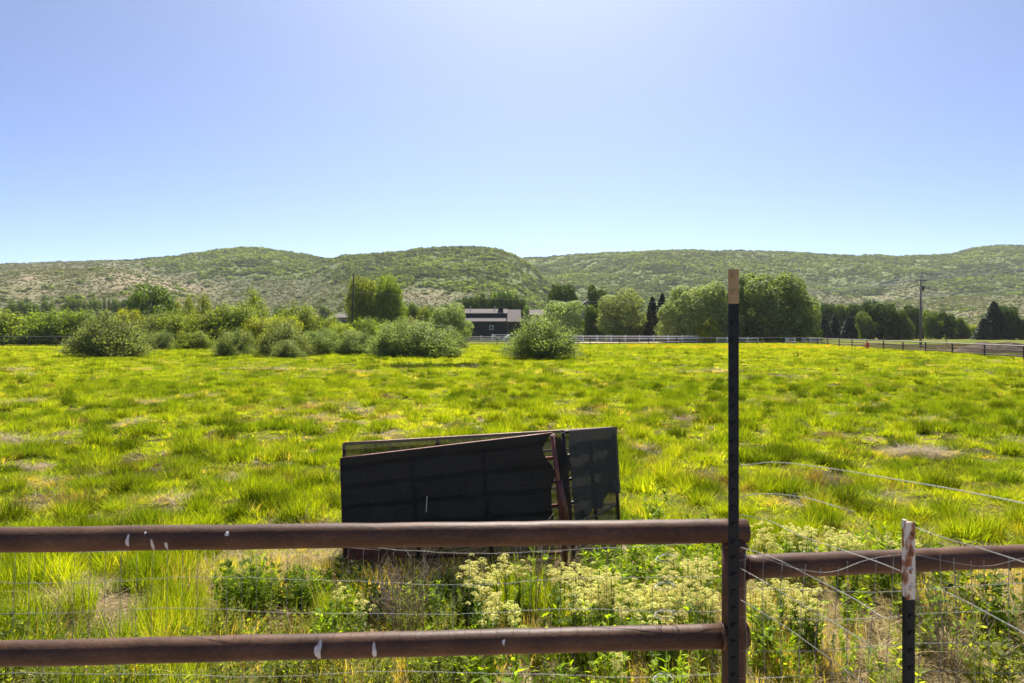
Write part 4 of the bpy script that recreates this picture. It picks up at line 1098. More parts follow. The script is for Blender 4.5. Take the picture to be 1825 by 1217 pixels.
A0 = Vector(((2068 - CX) / F * 60, 60, 0)); A1 = Vector(((1641 - CX) / F * 95, 95, 0)); A2 = Vector(((1434 - CX) / F * 152, 152, 1.2)); B0 = Vector(((626 - CX) / F * 118 + .4, 118, 0))
def wire(pts, sag, r, name, label, group):
    b = MB()
    for p, q in zip(pts[:-1], pts[1:]):
        n = 14; b.tube([p.lerp(q, k / n) - Vector((0, 0, sag * 4 * (k / n) * (1 - k / n))) for k in range(n + 1)], r, 4)
    tag(b.build(name, M['trim']), label, 'power line', group)
up = lambda z, dx=0: Vector((dx, -.1 if dx else 0, z))
WG = 'wires on the right hand power poles'
wire([A0 + up(10.15), A1 + up(10.15), A2 + up(10.15)], .35, .042, 'power_line', 'highest single wire over the tops of the right power poles', WG)
wire([A0 + up(9.6, -.75), A1 + up(9.6, -.75), A2 + up(9.6, -.75)], .4, .042, 'power_line', 'left wire of the close pair on the crossarms', WG)
wire([A0 + up(9.6, .75), A1 + up(9.6, .75), A2 + up(9.6, .75)], .4, .042, 'power_line', 'right wire of the close pair on the crossarms', WG)
wire([A0 + up(7.3), A1 + up(7.3), A2 + up(7.1)], .4, .036, 'power_line', 'lowest wire on the right power poles', WG)
wire([A2 + up(7.8), B0 + up(9.0)], .9, .018, 'power_line', 'thin wire crossing in front of the middle trees', None)

# small things beyond the fences
def guard():
    a = Vector(at(1683, 597, 90)); b_ = Vector(at(1691, 617, 90)); b_.z = 0
    b = MB(); b.tube([b_, a], .07, 8); tag(b.build('guy_marker', M['yellow']), 'slanted yellow guy wire marker beyond the right pipe fence', 'marker')
guard()
def hydrant():
    Z = 84; root = empty('hydrant', ((1546 - CX) / F * Z, Z, 0)); tag(root, 'small red hydrant behind the right pipe fence', 'hydrant')
    b = MB(); b.tube([(0, 0, 0), (0, 0, .6), (0, 0, .7)], [.14, .13, .18], 10); b.build('barrel', M['red_paint'], root)
    b = MB(); b.tube([(0, 0, .7), (0, 0, .88), (0, 0, .98)], [.17, .13, .04], 10); b.build('bonnet', M['red_paint'], root)
    for sx in (-1, 1):
        b = MB(); b.tube([(sx * .1, 0, .5), (sx * .3, 0, .5)], .075, 8); b.build('outlet', M['red_paint'], root)
hydrant()
def orange_tub():
    Z = 122; root = empty('orange_tub', ((1409 - CX) / F * Z, Z, 0)); tag(root, 'small orange tub behind the little white gate panel', 'tub')
    b = MB(); b.tube([(0, 0, 0), (0, 0, .62)], [.42, .55], 14); b.build('body', M['orange'], root)
    b = MB(); b.tube([(0, 0, .62), (0, 0, .70)], .6, 14); b.build('rim', M['orange'], root)
orange_tub()
def car():
    Z = 163; root = empty('car', ((915 - CX) / F * Z, Z, 0), R(20)); tag(root, 'white car parked at the right end of the barn', 'car')
    b = MB(); b.box((-2.2, -.85, .35), (2.2, .85, .95)); b.build('body', M['car_white'], root, bevel=.12)
    b = MB(); b.prism([(-1.7, -.78, .95), (1.25, -.78, .95), (.65, -.78, 1.55), (-1.2, -.78, 1.55)], (0, 1.56, 0)); b.build('cabin', M['car_white'], root, bevel=.08)
    for side in (-.80, .80):
        b = MB(); b.prism([(-1.45, side - .03, 1.0), (1.0, side - .03, 1.0), (.6, side - .03, 1.46), (-1.1, side - .03, 1.46)], (0, .06, 0)); b.build('window', M['glass'], root)
    for xx in (-1.4, 1.4):
        for yy in (-.9, .7):
            b = MB(); b.tube([(xx, yy, .34), (xx, yy + .2, .34)], .34, 14); wl = b.build('wheel', M['rubber'], root)
            b = MB(); b.tube([(xx, yy - .02, .34), (xx, yy + .22, .34)], .19, 12); b.build('rim', M['trim'], wl)
car()
def soil_pile():
    rng = np.random.default_rng(3); n = 26
    a, r = np.meshgrid(np.linspace(0, 6.283, 48, endpoint=False), np.linspace(0, 1, n))
    x = np.cos(a) * r; y = np.sin(a) * r
    h = (1 - r) ** .8 * (.55 + .9 * fbm(x * 3 + 9, y * 3, 31, 4)) - .03
    v = np.stack([x * 5.2, y * 2.4, h * 1.35], -1).reshape(-1, 3); idx = np.arange(n * 48).reshape(n, 48); nx = np.roll(idx, -1, 1)
    f = np.stack([idx[:-1], nx[:-1], nx[1:], idx[1:]], -1).reshape(-1, 4)
    o = link('soil_pile', np_mesh('soil_pile', v, f, M['soil']), loc=((1800 - CX) / F * 72, 74, 0)); tag(o, 'heap of brown soil beyond the right pipe fence', 'soil pile')
soil_pile()

# ------------------------------------------------------------------ foreground pipe fence
OD = .0415
def pt(px, py, Z): return at(px, py, Z)
def pipe_fence():
    base = Vector(((1308 - CX) / F * 2.41, 2.41, 0))
    root = empty('rusty_pipe_fence', base); tag(root, 'rusty brown pipe fence with two thick rails crossing the foreground', 'fence')
    rng = random.Random(4)
    def rail(name, p, q):
        n = 40; b = MB()
        b.tube([p.lerp(q, k / n) - base + Vector((0, 0, rng.uniform(-.0012, .0012))) for k in range(n + 1)], [OD * (1 + rng.uniform(-.008, .008)) for k in range(n + 1)], 28)
        return b.build(name, M['rust_pipe'], root, smooth=True)
    L0 = pt(0, 962, 2.30); R0_ = pt(1330, 946, 2.41); d = (R0_ - L0); tp = rail('top_rail', L0 - d * .35, R0_)
    l0 = pt(0, 1165.5, 2.30); r0 = pt(1290, 1133.5, 2.41); d2 = (r0 - l0); lw = rail('lower_rail', l0 - d2 * .35, r0)
    s0 = pt(1328, 1010.5, 2.44); s1 = pt(1825, 991, 2.56); d3 = s1 - s0; sd_ = rail('side_rail', s0, s1 + d3 * .6)
    def post(px, Z, top):
        b = MB(); x = (px - CX) / F * Z; n = 12
        b.tube([Vector((x, Z, -.4 + (top + .4) * k / n)) - base for k in range(n + 1)], [OD * (1 + rng.uniform(-.006, .006)) for k in range(n + 1)], 24)
        return b.build('post', M['rust_pipe'], root, smooth=True)
    post(1308, 2.41, 1.575)
    e = L0 - d * .33; post(CX + e.x / e.y * F, e.y, e.z - .02)
    e = s1 + d3 * .58; post(CX + e.x / e.y * F, e.y, e.z + .05)
    def lump(name, c, r, seed, n=150):
        b = bmesh.new(); bmesh.ops.create_icosphere(b, subdivisions=3, radius=1)
        for v in b.verts:
            k = 1 + .5 * (float(fbm(v.co.x * 2.5 + seed, v.co.z * 2.5 + v.co.y * 2, seed, 3)) - .5)
            v.co = Vector((v.co.x * r[0] * k, v.co.y * r[1] * k, v.co.z * r[2] * k))
        me = bpy.data.meshes.new(name); b.to_mesh(me); b.free(); me.materials.append(M['rust_pipe'])
        for p in me.polygons: p.use_smooth = True
        link(name, me, root, Vector(c) - base)
    lump('weld_lump', pt(1327, 1132, 2.41), (.020, .03, .048), 3)
    lump('weld_lump', pt(1288, 1134, 2.40), (.010, .044, .047), 5)
    lump('weld_lump', pt(1308, 972, 2.41), (.046, .044, .020), 7)
    lump('weld_lump', pt(1329, 1010, 2.43), (.010, .043, .046), 9)
    # chalky droppings, thin patches curved over the pipe
    def stain(par, p, q, px, py, w, h, seed):
        t = (px - (CX + p.x / p.y * F)) / ((CX + q.x / q.y * F) - (CX + p.x / p.y * F)); c = p.lerp(q, t)
        s = c.y / F; off = (HZ - py) * s + EYE - c.z
        ww, hh = w * s / 2, h * s / 2; n = 22; v = [];
        rg = random.Random(seed)
        for rr in (0.0, .55, 1.0):
            for k in range(n if rr else 1):
                a = 2 * math.pi * k / n; wob = 1 + .22 * math.sin(3 * a + seed) * rr + rg.uniform(-.08, .08) * rr
                taper = .55 + .45 * (math.sin(a) * .5 + .5)
                dx = math.cos(a) * ww * rr * wob * taper; dz = off + math.sin(a) * hh * rr * wob
                dz = max(-OD * .97, min(OD * .97, dz)); rad = OD + (.0022 if rr < 1 else .0006)
                v.append(Vector((c.x + dx, c.y - math.sqrt(max(1e-9, rad ** 2 - dz ** 2)), c.z + dz)) - base)
        f = [(0, 1 + k, 1 + (k + 1) % n) for k in range(n)] + [(1 + k, 1 + n + k, 1 + n + (k + 1) % n, 1 + (k + 1) % n) for k in range(n)]
        b = MB(); b.add(v, f); b.build('dropping_stain', M['dropping'], par, smooth=True)
    for px, py, w, h in ((230, 958, 8, 20), (272, 967, 7, 22), (295.5, 968, 6, 19), (258, 945, 4, 4), (399, 946, 9, 7)): stain(tp, L0, R0_, px, py, w, h, px)
    for px, py, w, h in ((558, 1153, 14, 38), (656, 1152, 10, 26), (885, 1136, 6, 9)): stain(lw, l0, r0, px, py, w, h, px)
pipe_fence()

def t_post(name, px, Z, top_y, paint_y, tip_m, label, tip_name, k=1.0):
    x = (px - CX) / F * Z; zt = EYE + (HZ - top_y) / F * Z; zp = EYE + (HZ - paint_y) / F * Z
    root = empty(name, (x, Z, 0), R(6)); tag(root, label, 'post')
    def section(z0, z1, m, nm, g=0.0):
        b = MB(); w = .0175 * k + g; f = .0035 + g
        poly = [(-w, -f, z0), (w, -f, z0), (w, 0, z0), (f, 0.004, z0), (f * .8, .034 + g, z0), (-f * .8, .034 + g, z0), (-f, 0.004, z0), (-w, 0, z0)]
        b.prism(poly, (0, 0, z1 - z0))
        z = z0 + .03
        while z < z1 - .02:
            b.prism([(-.006, -f, z), (.006, -f, z), (.006, -f, z + .012), (-.006, -f, z + .012)], (0, -.006, 0)); z += .055
        return b.build(nm, m, root)
    section(-.35, zp, M['post_green'], 'shaft')
    section(zp, zt, tip_m, tip_name, .0005)
t_post('t_post', 1307, 2.24, 480, 541, M['post_tan'], 'tall dark green steel post with a tan painted tip beside the fence post', 'painted_tip')
t_post('t_post', 1622, 2.18, 930, 1068, M['post_white'], 'short steel post with a rusty white painted top at right', 'painted_tip', .84)

def mesh_wires():
    rng = random.Random(2)
    b = MB(); Z = 2.50; x0, x1 = -2.6, (1300 - CX) / F * Z
    def off(x, z): return .012 * math.sin(x * 2.1 + z * 3) + .006 * math.sin(x * 9)
    for k in range(13):
        z = 1.50 - .115 * k
        n = 70; b.tube([(x0 + (x1 - x0) * i / n, Z + off(x0 + (x1 - x0) * i / n, z), z + .010 * math.sin(i * .21 + k) + (.03 * (i / n - .75) * 2 if i / n > .75 else 0) + rng.uniform(-.002, .002)) for i in range(n + 1)], .0008, 4)
    x = x0; base = None
    while x < x1:
        b.tube([(x + .004 * math.sin(z * 5 + x), Z + off(x, z) - .002, z) for z in [1.5 - .12 * i for i in range(13)]], .0008, 4); x += .0555
    # curled cut ends near the post
    for px, py in ((1185, 996), (1183, 1046), (1182, 1096), (1180, 1211)):
        c = at(px, py, 2.47); pts = []
        for i in range(22):
            a = i * .52; pts.append((c.x + .035 * math.cos(a) + i * .0006, c.y + .03 * math.sin(a), c.z + .007 * math.sin(a + 1) + i * .0004))
        b.tube(pts, .0013, 4)
    o = b.build('wire_mesh', M['galv']); tag(o, 'thin galvanised wire mesh hung behind the two thick rails', 'wire mesh')
    # bent mesh between the two steel posts and on to the right
    b = MB(); Zm = 2.30
    tops = [(1316, 1005), (1345, 985), (1400, 1010), (1480, 1024), (1545, 996), (1620, 986), (1700, 1003), (1760, 1012), (1830, 992), (1990, 1000)]
    def ty(px): return sum(float(np.interp(px + d, [t[0] for t in tops], [t[1] for t in tops])) for d in (-24, -12, 0, 12, 24)) / 5
    b.tube([at(p, ty(p), Zm + .02 * math.sin(p * .02)) for p in range(1316, 1990, 12)], .0009, 4)
    for j, yy in enumerate((1055, 1103, 1158, 1205, 1262, 1320, 1380, 1440)):
        b.tube([at(p, yy + 5 * math.sin(p * .013 + j) - (p - 1316) * .02 + rng.uniform(-.6, .6), Zm + .03 * math.sin(p * .01 + j)) for p in range(1316, 1990, 14)], .0009, 4)
    p = 1330
    while p < 1985:
        w = rng.uniform(-14, 14); b.tube([at(p + w * (1 - t) ** 2 + 4 * math.sin(t * 6 + p), ty(p) - 8 + (1440 - ty(p)) * t, Zm + .015 * math.sin(t * 5 + p)) for t in [i / 10 for i in range(11)]], .0011, 4); p += 31
    o = b.build('wire_mesh', M['galv']); tag(o, 'bent wire mesh across the right rail and the short post', 'wire mesh')
    G = 'loose wires bent out of the mesh'
    for pts, lb in [
        ([(1318, 829, 2.22), (1335, 828, 2.2), (1372, 824, 2.15), (1420, 827, 2.05), (1500, 838, 1.9), (1600, 855, 1.7), (1700, 872, 1.55), (1825, 897, 1.38), (1960, 926, 1.25)], 'longest loose wire arching right over the open grass from the tall post'),
        ([(1318, 886, 2.22), (1345, 881, 2.2), (1390, 881, 2.15), (1440, 888, 2.1), (1485, 901, 2.0), (1525, 913, 1.95)], 'short loose wire below the longest one right of the tall post'),
        ([(1318, 918, 2.22), (1370, 928, 2.2), (1425, 954, 2.1), (1500, 980, 2.0), (1560, 1000, 1.9), (1608, 1019, 1.84)], 'loose wire slanting across the right rail to the short post'),
        ([(1318, 975, 2.22), (1376, 993, 2.1), (1450, 1030, 2.0), (1520, 1066, 1.9), (1575, 1102, 1.8)], 'loose wire starting on the right rail and slanting down below it'),
        ([(1318, 1012, 2.22), (1352, 1031, 2.1), (1420, 1072, 2.0), (1490, 1112, 1.9), (1562, 1157, 1.8)], 'loose wire slanting down from just under the right rail end'),
        ([(1318, 1068, 2.22), (1395, 1114, 2.1), (1460, 1160, 2.0), (1536, 1216, 1.9), (1600, 1262, 1.8)], 'lowest loose wire slanting down towards the foot of the short post'),
        ([(1632, 940, 2.1), (1682, 958, 2.0), (1750, 978, 1.8), (1830, 1004, 1.6), (1940, 1045, 1.5)], 'loose wire right of the short post crossing the right rail'),
        ([(1640, 1036, 2.1), (1710, 1066, 2.0), (1770, 1098, 1.8), (1830, 1131, 1.6), (1940, 1195, 1.5)], 'loose wire right of the short post below the right rail')]:
        b = MB(); P = [at(*p) for p in pts]
        fine = []
        for i in range(len(P) - 1):
            p0, p1, p2, p3 = P[max(i - 1, 0)], P[i], P[i + 1], P[min(i + 2, len(P) - 1)]
            for k in range(6):
                t = k / 6; fine.append(.5 * ((2 * p1) + (p2 - p0) * t + (2 * p0 - 5 * p1 + 4 * p2 - p3) * t * t + (3 * p1 - p0 - 3 * p2 + p3) * t ** 3))
        fine.append(P[-1]); b.tube(fine, .0012, 6)
        tag(b.build('loose_wire', M['galv'], smooth=True), lb, 'wire', G)
mesh_wires()

# ------------------------------------------------------------------ shade cloth pen
def pen():
    FLt, FLb = at(609, 818, 6.4), at(616, 1030, 6.4); FRt, FRb = at(985, 773, 6.5), at(1010, 1028, 6.5)
    BRt, BRb = at(1093, 763, 7.46), at(1105, 965, 7.46); BLt, BLb = at(613, 791, 7.0), at(617, 990, 7.0)
    base = Vector((0, 6.9, 0)); root = empty('shade_cloth_pen', base)
    tag(root, 'collapsed pen of rusty pipe panels covered in black shade cloth', 'livestock pen')
    def lerp2(tl, tr, bl, br, s, t): return tl.lerp(tr, s).lerp(bl.lerp(br, s), t)
    def frame(name, tl, tr, bl, br, nh, nv, r=.017, m='red_pipe'):
        b = MB()
        for i in range(nh):
            t = i / (nh - 1); b.tube([lerp2(tl, tr, bl, br, k / 8, t) - base for k in range(9)], r, 8)
        for i in range(nv):
            s = i / (nv - 1); b.tube([lerp2(tl, tr, bl, br, s, k / 6) - base for k in range(7)], r * 1.15, 8)
        return b.build(name, M[m], root, smooth=True)
    frame('front_frame', FLt, FRt, FLb, FRb, 7, 4)
    frame('back_frame', BLt, BRt, BLb, BRb, 7, 4)
    frame('side_frame', FRt + Vector((.1, .02, .01)), BRt, FRb + Vector((.09, .05, 0)), BRb, 7, 3, .016, 'far_pipe')
    def cloth(name, m, tl, tr, bl, br, out, s_lim, t_lim, nh, seed, ns=70, ntt=44, amp=.012):
        V = []; rng = random.Random(seed)
        for j in range(ntt + 1):
            for i in range(ns + 1):
                s = i / ns; t = j / ntt
                s2 = s * s_lim(t); t2 = t * t_lim(s)
                p = lerp2(tl, tr, bl, br, s2, t2)
                w = (float(fbm(s2 * 7 + seed, t2 * 4, seed, 4)) - .5) * amp * 3 + amp * .25 * math.cos(t2 * (nh - 1) * 2 * math.pi) + .012 * math.exp(-t2 * 30)
                edge = max(0, (t - .86) / .14); w += edge * .05 * (float(vnoise(s * 13, 0.0, seed)) - .4)
                V.append(p + out * (.050 + w) - base + Vector((0, 0, .02 * math.exp(-t2 * 25))))
        f = [(j * (ns + 1) + i, j * (ns + 1) + i + 1, (j + 1) * (ns + 1) + i + 1, (j + 1) * (ns + 1) + i) for j in range(ntt) for i in range(ns)]
        b = MB(); b.add(V, f); return b.build(name, M[m], root, smooth=True)
    cut = lambda t: float(np.interp(t, [0, .06, .13, .2, .30, .38, .44, .55, .7, 1], [.995, .965, .945, .945, .965, .99, .997, .975, .963, .962]))
    cut0 = cut; cut = lambda t: sum(cut0(t + e) for e in (-.04, -.02, 0, .02, .04)) / 5 + .008 * (float(vnoise(t * 60, 0.0, 5)) - .5)
    fc = cloth('front_cloth', 'cloth', FLt, FRt, FLb, FRb, Vector((0, -1, 0)), cut, lambda s: .63 - .02 * math.sin(s * 9), 7, 3)
    cloth('lower_cloth', 'cloth_low', FLt.lerp(FLb, .64), FRt.lerp(FRb, .64), FLb, FRb, Vector((0, -1, 0)), lambda t: .955, lambda s: .90, 3, 17, 50, 20)
    cloth('back_cloth', 'cloth_back', BLt, BRt, BLb, BRb, Vector((0, -1, 0)), lambda t: 1, lambda s: .97, 7, 8)
    sn = (BRt - FRt).cross(Vector((0, 0, 1))).normalized()
    cloth('side_cloth', 'cloth_grey', FRt + Vector((.1, .02, .01)), BRt, FRb + Vector((.09, .05, 0)), BRb, sn, lambda t: 1,
          lambda s: float(np.interp(s, [0, .12, .3, .5, .7, .85, 1], [.70, .66, .58, .61, .52, .54, .57])), 7, 12, 40, 40, .012)
    # torn flap folded round the corner post
    V = []; ns, ntt = 10, 30
    for j in range(ntt + 1):
        t = j / ntt; y = 778 + t * 160
        l = float(np.interp(t, [0, 1], [988, 1003])); r = float(np.interp(t, [0, .12, .3, .38, .5, .7, 1], [1000, 1008, 1019, 1014, 1010, 1011, 1013]))
        for i in range(ns + 1):
            s = i / ns; p = at(l + (r - l) * s, y + 4 * s, 6.47 - .05 * math.sin(s * 3) - .02 * math.sin(t * 17 + s * 4)); V.append(p - base)
    f = [(j * (ns + 1) + i, j * (ns + 1) + i + 1, (j + 1) * (ns + 1) + i + 1, (j + 1) * (ns + 1) + i) for j in range(ntt) for i in range(ns)]
    b = MB(); b.add(V, f); fl = b.build('torn_flap', M['cloth'], root, smooth=True); tag(fl, 'torn black flap of cloth hanging at the corner post')
    # the red corner stake standing in front of the flap
    b = MB(); b.tube([at(984, 775, 6.40) - base, at(994, 850, 6.39) - base, at(1012, 1030, 6.40) - base], .021, 10); b.build('corner_stake', M['red_pipe'], root, smooth=True)
    b = MB(); b.tube([at(997, 858, 6.36) - base, at(1010, 930, 6.36) - base], .026, 8); b.build('hinge_bracket', M['red_pipe'], root, smooth=True)
    # reddish board low on the left, thread hanging on the cloth
    b = MB(); v = [at(618, 976, 6.30), at(722, 984, 6.34), at(724, 1018, 6.34), at(620, 1010, 6.30)]
    b.prism([p - base for p in v], (0, .03, 0)); b.build('low_board', M['red_pipe'], root)
    b = MB(); b.tube([at(761, 884, 6.30) - base, at(760.4, 896, 6.29) - base, at(759.5, 913, 6.30) - base], .0042, 5); b.build('white_thread', M['dropping'], fc)
pen()

# ------------------------------------------------------------------ weeds and flowers
def leaf_blade_set(rng, stems, per, size):
    c = []; al = []; nr = []
    for base, tip in stems:
        for i in range(per):
            t = rng.uniform(.05, .85); a = rng.uniform(0, 6.283); out = np.array((math.cos(a), math.sin(a), .55))
            p = base + (tip - base) * t; c.append(p + out * size * .8); al.append(out); nr.append(np.array((-out[0] * .6, -out[1] * .6, 1.0)) + rng.normal(0, .3, 3))
    return np.array(c), np.array(nr), np.array(al)

def flower_plant(seed):
    rng = np.random.default_rng(seed); ns = rng.integers(5, 8); stems = []
    for i in range(ns):
        a = rng.uniform(0, 6.283); r = rng.uniform(.02, .10); h = rng.uniform(.43, .55)
        stems.append((np.array((math.cos(a) * r * .3, math.sin(a) * r * .3, 0)), np.array((math.cos(a) * r, math.sin(a) * r, h))))
    c, n, al = leaf_blade_set(rng, stems, 9, .028)
    v, f = leaf_quads(c, n, rng.uniform(.7, 1.3, len(c)) * .017, 3.0, along=al, rng=rng)
    V = [v]; Fq = [f]; tint = list(rng.uniform(size=len(f))); k = len(v)
    for b_, t_ in stems:
        d = .003
        for (dx, dy) in ((d, 0), (0, d)):
            V.append(np.array([b_ - (dx, dy, 0), b_ + (dx, dy, 0), t_ + (dx * .6, dy * .6, 0), t_ - (dx * .6, dy * .6, 0)])); Fq.append(np.array([[k, k + 1, k + 2, k + 3]])); k += 4; tint.append(.3)
    me1 = np_mesh('flower_stems', np.concatenate(V), np.concatenate(Fq), M['stem'], attrs={'tint': ('FACE', 'FLOAT', tint)})
    C_ = []; Nn = []; Sz = []
    for b_, t_ in stems:
        for h in range(rng.integers(2, 5)):
            a = rng.uniform(0, 6.283); q = rng.uniform(0, .06); hc = t_ + np.array((math.cos(a) * q, math.sin(a) * q, rng.uniform(-.05, .02))); R_ = rng.uniform(.015, .026)
            m_ = 40; d = rng.normal(size=(m_, 3)); d /= np.linalg.norm(d, axis=1, keepdims=True); d[:, 2] = np.abs(d[:, 2])
            C_.append(hc + d * R_ * np.array((1.15, 1.15, .7)) * rng.uniform(.75, 1.05, (m_, 1))); Nn.append(d + rng.normal(0, .45, (m_, 3))); Sz.append(rng.uniform(.006, .010, m_))
    v, f = leaf_quads(np.concatenate(C_), np.concatenate(Nn), np.concatenate(Sz), 1.0, rng=rng)
    me2 = np_mesh('flower_heads', v, f, M['floret'], attrs={'tint': ('FACE', 'FLOAT', rng.uniform(size=len(f)))})
    return me1, me2
FV = [flower_plant(400 + k) for k in range(5)]
def put_flower(px, py, label, group, s=1.0):
    hh = .5 * s; Z = (EYE - hh) * F / (py - HZ); x = (px - CX) / F * Z
    root = empty('flowering_weed', (x, Z, float(gz(x, Z)) - .01), random.uniform(0, 6.28)); tag(root, label, 'flower', group); root.scale = (s, s, s)
    a, b = random.choice(FV); link('stems', a, root); link('flower_heads', b, root)
rf = random.Random(12)
cl = [(855, 1030, 28, 22, 5), (905, 1022, 22, 18, 3), (990, 1022, 26, 14, 4), (1050, 1040, 35, 22, 6), (1105, 1050, 40, 28, 7), (1165, 1055, 40, 34, 7), (1215, 1012, 35, 26, 7), (1252, 1030, 25, 40, 6), (1210, 1075, 50, 20, 4), (1060, 1090, 50, 18, 3), (890, 1080, 55, 12, 3)]
for cx, cy, sx, sy, n in cl:
    for i in range(n):
        put_flower(min(1275, rf.gauss(cx, sx * .6)), max(985, rf.gauss(cy, sy * .6)), 'cream flowered weed in the dense bed between the two thick rails', 'cream flowers behind the two rails', rf.uniform(.85, 1.1))
for px, py in ((606, 1072), (640, 1092)):
    put_flower(px, py, 'thin cream flowered weed in the shade left of the dry twigs', 'cream flowers near the dry twigs', .8)
for cx, cy, sx, sy, n in [(1360, 952, 25, 14, 4), (1425, 946, 34, 12, 5), (1485, 958, 38, 12, 5), (1545, 972, 30, 8, 3), (1610, 980, 45, 7, 3)]:
    for i in range(n):
        put_flower(max(1338, rf.gauss(cx, sx * .6)), rf.gauss(cy, sy * .6), 'cream flowered weed just above the right rail', 'cream flowers behind the right rail', rf.uniform(.85, 1.1))
for cx, cy, sx, sy, n in [(1375, 1050, 25, 18, 4), (1440, 1060, 40, 14, 5), (1420, 1100, 40, 14, 3)]:
    for i in range(n):
        put_flower(max(1345, rf.gauss(cx, sx * .6)), rf.gauss(cy, sy * .6), 'cream flowered weed seen under the right rail', 'cream flowers under the right rail', rf.uniform(.8, 1.0))
put_flower(1105, 1170, 'single cream flowered weed below the lower rail', None, .8)

wc = source_coll('weed_sources')
def weed_source(name, seed, h, size, ns, per, asp):
    rng = np.random.default_rng(seed); stems = []
    for i in range(ns):
        a = rng.uniform(0, 6.283); r = rng.uniform(.03, .16)
        stems.append((np.array((math.cos(a) * r * .3, math.sin(a) * r * .3, 0)), np.array((math.cos(a) * r, math.sin(a) * r, h * rng.uniform(.6, 1.1)))))
    c, n, al = leaf_blade_set(rng, stems, per, size * 1.2)
    v, f = leaf_quads(c, n, rng.uniform(.6, 1.3, len(c)) * size, asp, along=al, rng=rng)
    V = [v]; Fq = [f]; tint = list(rng.uniform(size=len(f))); k = len(v)
    for b_, t_ in stems:
        for (dx, dy) in ((.002, 0), (0, .002)):
            V.append(np.array([b_ - (dx, dy, 0), b_ + (dx, dy, 0), t_ + (dx * .5, dy * .5, 0), t_ - (dx * .5, dy * .5, 0)])); Fq.append(np.array([[k, k + 1, k + 2, k + 3]])); k += 4; tint.append(.2)
    me = np_mesh(name, np.concatenate(V), np.concatenate(Fq), M['grass'], attrs={'tint': ('FACE', 'FLOAT', tint)}); wc.objects.link(bpy.data.objects.new(name, me))
weed_source('weed_a0', 1, .42, .022, 7, 22, 2.4); weed_source('weed_a1', 2, .50, .026, 6, 20, 2.2); weed_source('weed_b0', 3, .34, .012, 9, 34, 2.0); weed_source('weed_b1', 4, .30, .012, 8, 34, 1.8); weed_source('weed_c0', 5, .30, .028, 5, 14, 2.8)
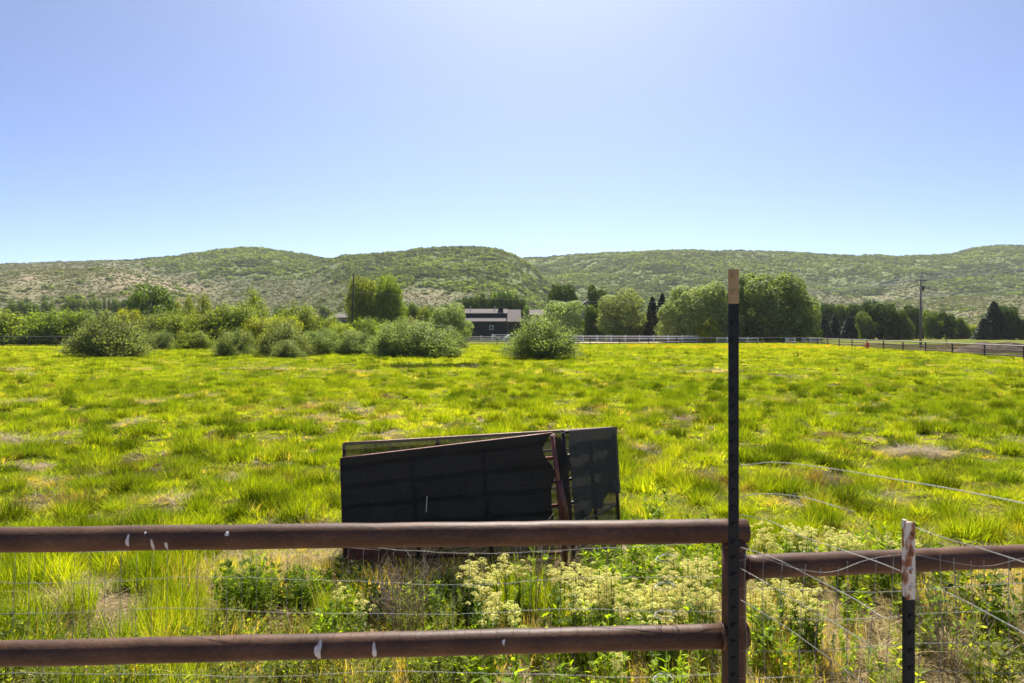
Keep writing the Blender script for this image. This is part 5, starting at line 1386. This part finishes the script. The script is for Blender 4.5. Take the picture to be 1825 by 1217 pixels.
def weeds():
    rng = np.random.default_rng(77); P = []; S = []; I = []; Cc = []
    def area(px0, px1, py0, py1, n, kinds, col, sc):
        px = rng.uniform(px0, px1, n); py = rng.uniform(py0, py1, n); Z = EYE * F / (py - HZ); x = (px - CX) / F * Z
        k = panel_clear(x, Z); x, Z = x[k], Z[k]; n = len(x)
        P.append(np.stack([x, Z, gz(x, Z)], 1)); s = rng.uniform(.65, 1.25, (n, 1)) * sc; S.append(np.repeat(s, 3, 1)); I.append(rng.choice(kinds, n)); Cc.append(np.array(col) * rng.uniform(.7, 1.25, (n, 1)))
    dk = (0.10, 0.16, 0.018); md = (0.17, 0.25, 0.026); gy = (0.16, 0.20, 0.055)
    area(400, 570, 1070, 1130, 36, [2, 0], dk, 1.05)
    area(560, 850, 1085, 1160, 50, [2, 3, 0], (0.04, 0.065, 0.02), .9)
    area(350, 860, 1150, 1300, 70, [2, 3], gy, 1.0)
    area(420, 860, 1130, 1260, 26, [0, 2], md, .9)
    area(800, 1300, 1120, 1330, 34, [0, 1, 4], md, 1.05)
    area(1060, 1290, 1020, 1100, 30, [0, 1], md, 1.05)
    area(1330, 1520, 1120, 1260, 16, [0, 1, 2], md, .95)
    area(1330, 1700, 1030, 1090, 34, [0, 1], md, .95)
    area(1560, 1900, 1080, 1300, 14, [0, 1, 2], gy, 1.15)
    area(1620, 1800, 1110, 1190, 8, [1, 4], dk, 1.2)
    area(-60, 380, 1190, 1340, 50, [2, 3, 0], gy, .9)
    area(1130, 1290, 960, 1030, 10, [0, 1], md, 1.1)
    n = sum(len(p) for p in P); rot = np.zeros((n, 3)); rot[:, 2] = rng.uniform(0, 6.283, n); rot[:, :2] = rng.normal(0, .12, (n, 2))
    instancer('weeds', np.concatenate(P), rot, np.concatenate(S), np.concatenate(I), np.concatenate(Cc), wc, 'leafy green and grey green weeds growing along the rails', 'weeds')
weeds()
def twigs(px, py, label, seed, h=.55, n=26, sp=.3):
    p = ground_at(px, py); rng = random.Random(seed); b = MB()
    for i in range(n):
        a = rng.uniform(0, 6.28); r = rng.uniform(.05, sp); hh = h * rng.uniform(.4, 1.1)
        e = Vector((math.cos(a) * r, math.sin(a) * r, hh)); s = Vector((math.cos(a) * .04, math.sin(a) * .04, 0)); m_ = s.lerp(e, .55) + Vector((rng.uniform(-.03, .03), rng.uniform(-.03, .03), .02))
        b.tube([s, m_, e], [.0035, .0026, .0012], 4)
        for j in range(3):
            q = m_.lerp(e, rng.random()); b.tube([q, q + Vector((rng.uniform(-.09, .09), rng.uniform(-.09, .09), rng.uniform(.03, .12)))], [.0018, .0009], 3)
    tag(b.build('dry_twigs', M['twig'], loc=(p.x, p.y, float(gz(p.x, p.y)))), label, 'dry plant', 'dry twiggy plants by the rails')
twigs(725, 1165, 'thick tangle of pale dry twigs left of the cream flowers', 1, .62, 46, .26)
twigs(690, 1150, 'thin dry twigs in front of the black pen', 2, .5, 22, .24)
twigs(945, 1135, 'tall dry stems rising among the cream flowers', 3, .75, 9, .12)
twigs(1690, 1210, 'dry bent stems right of the short steel post', 5, .65, 26, .36)

# ------------------------------------------------------------------ the valley air
def haze():
    b = MB(); b.box((-5200, -320, -4), (5200, 2750, 235))
    m = bpy.data.materials.new('haze'); m.use_nodes = True; t = m.node_tree
    t.nodes.remove(t.nodes['Principled BSDF'])
    v = t.nodes.new('ShaderNodeVolumePrincipled'); v.inputs['Color'].default_value = (0.93, 0.96, 1.0, 1); v.inputs['Density'].default_value = HAZE
    v.inputs['Anisotropy'].default_value = 0.2
    t.links.new(v.outputs[0], t.nodes['Material Output'].inputs['Volume'])
    tag(b.build('haze', m), 'thin pale summer haze over the valley', 'haze', kind='stuff')
HAZE = 0.8e-4
haze()
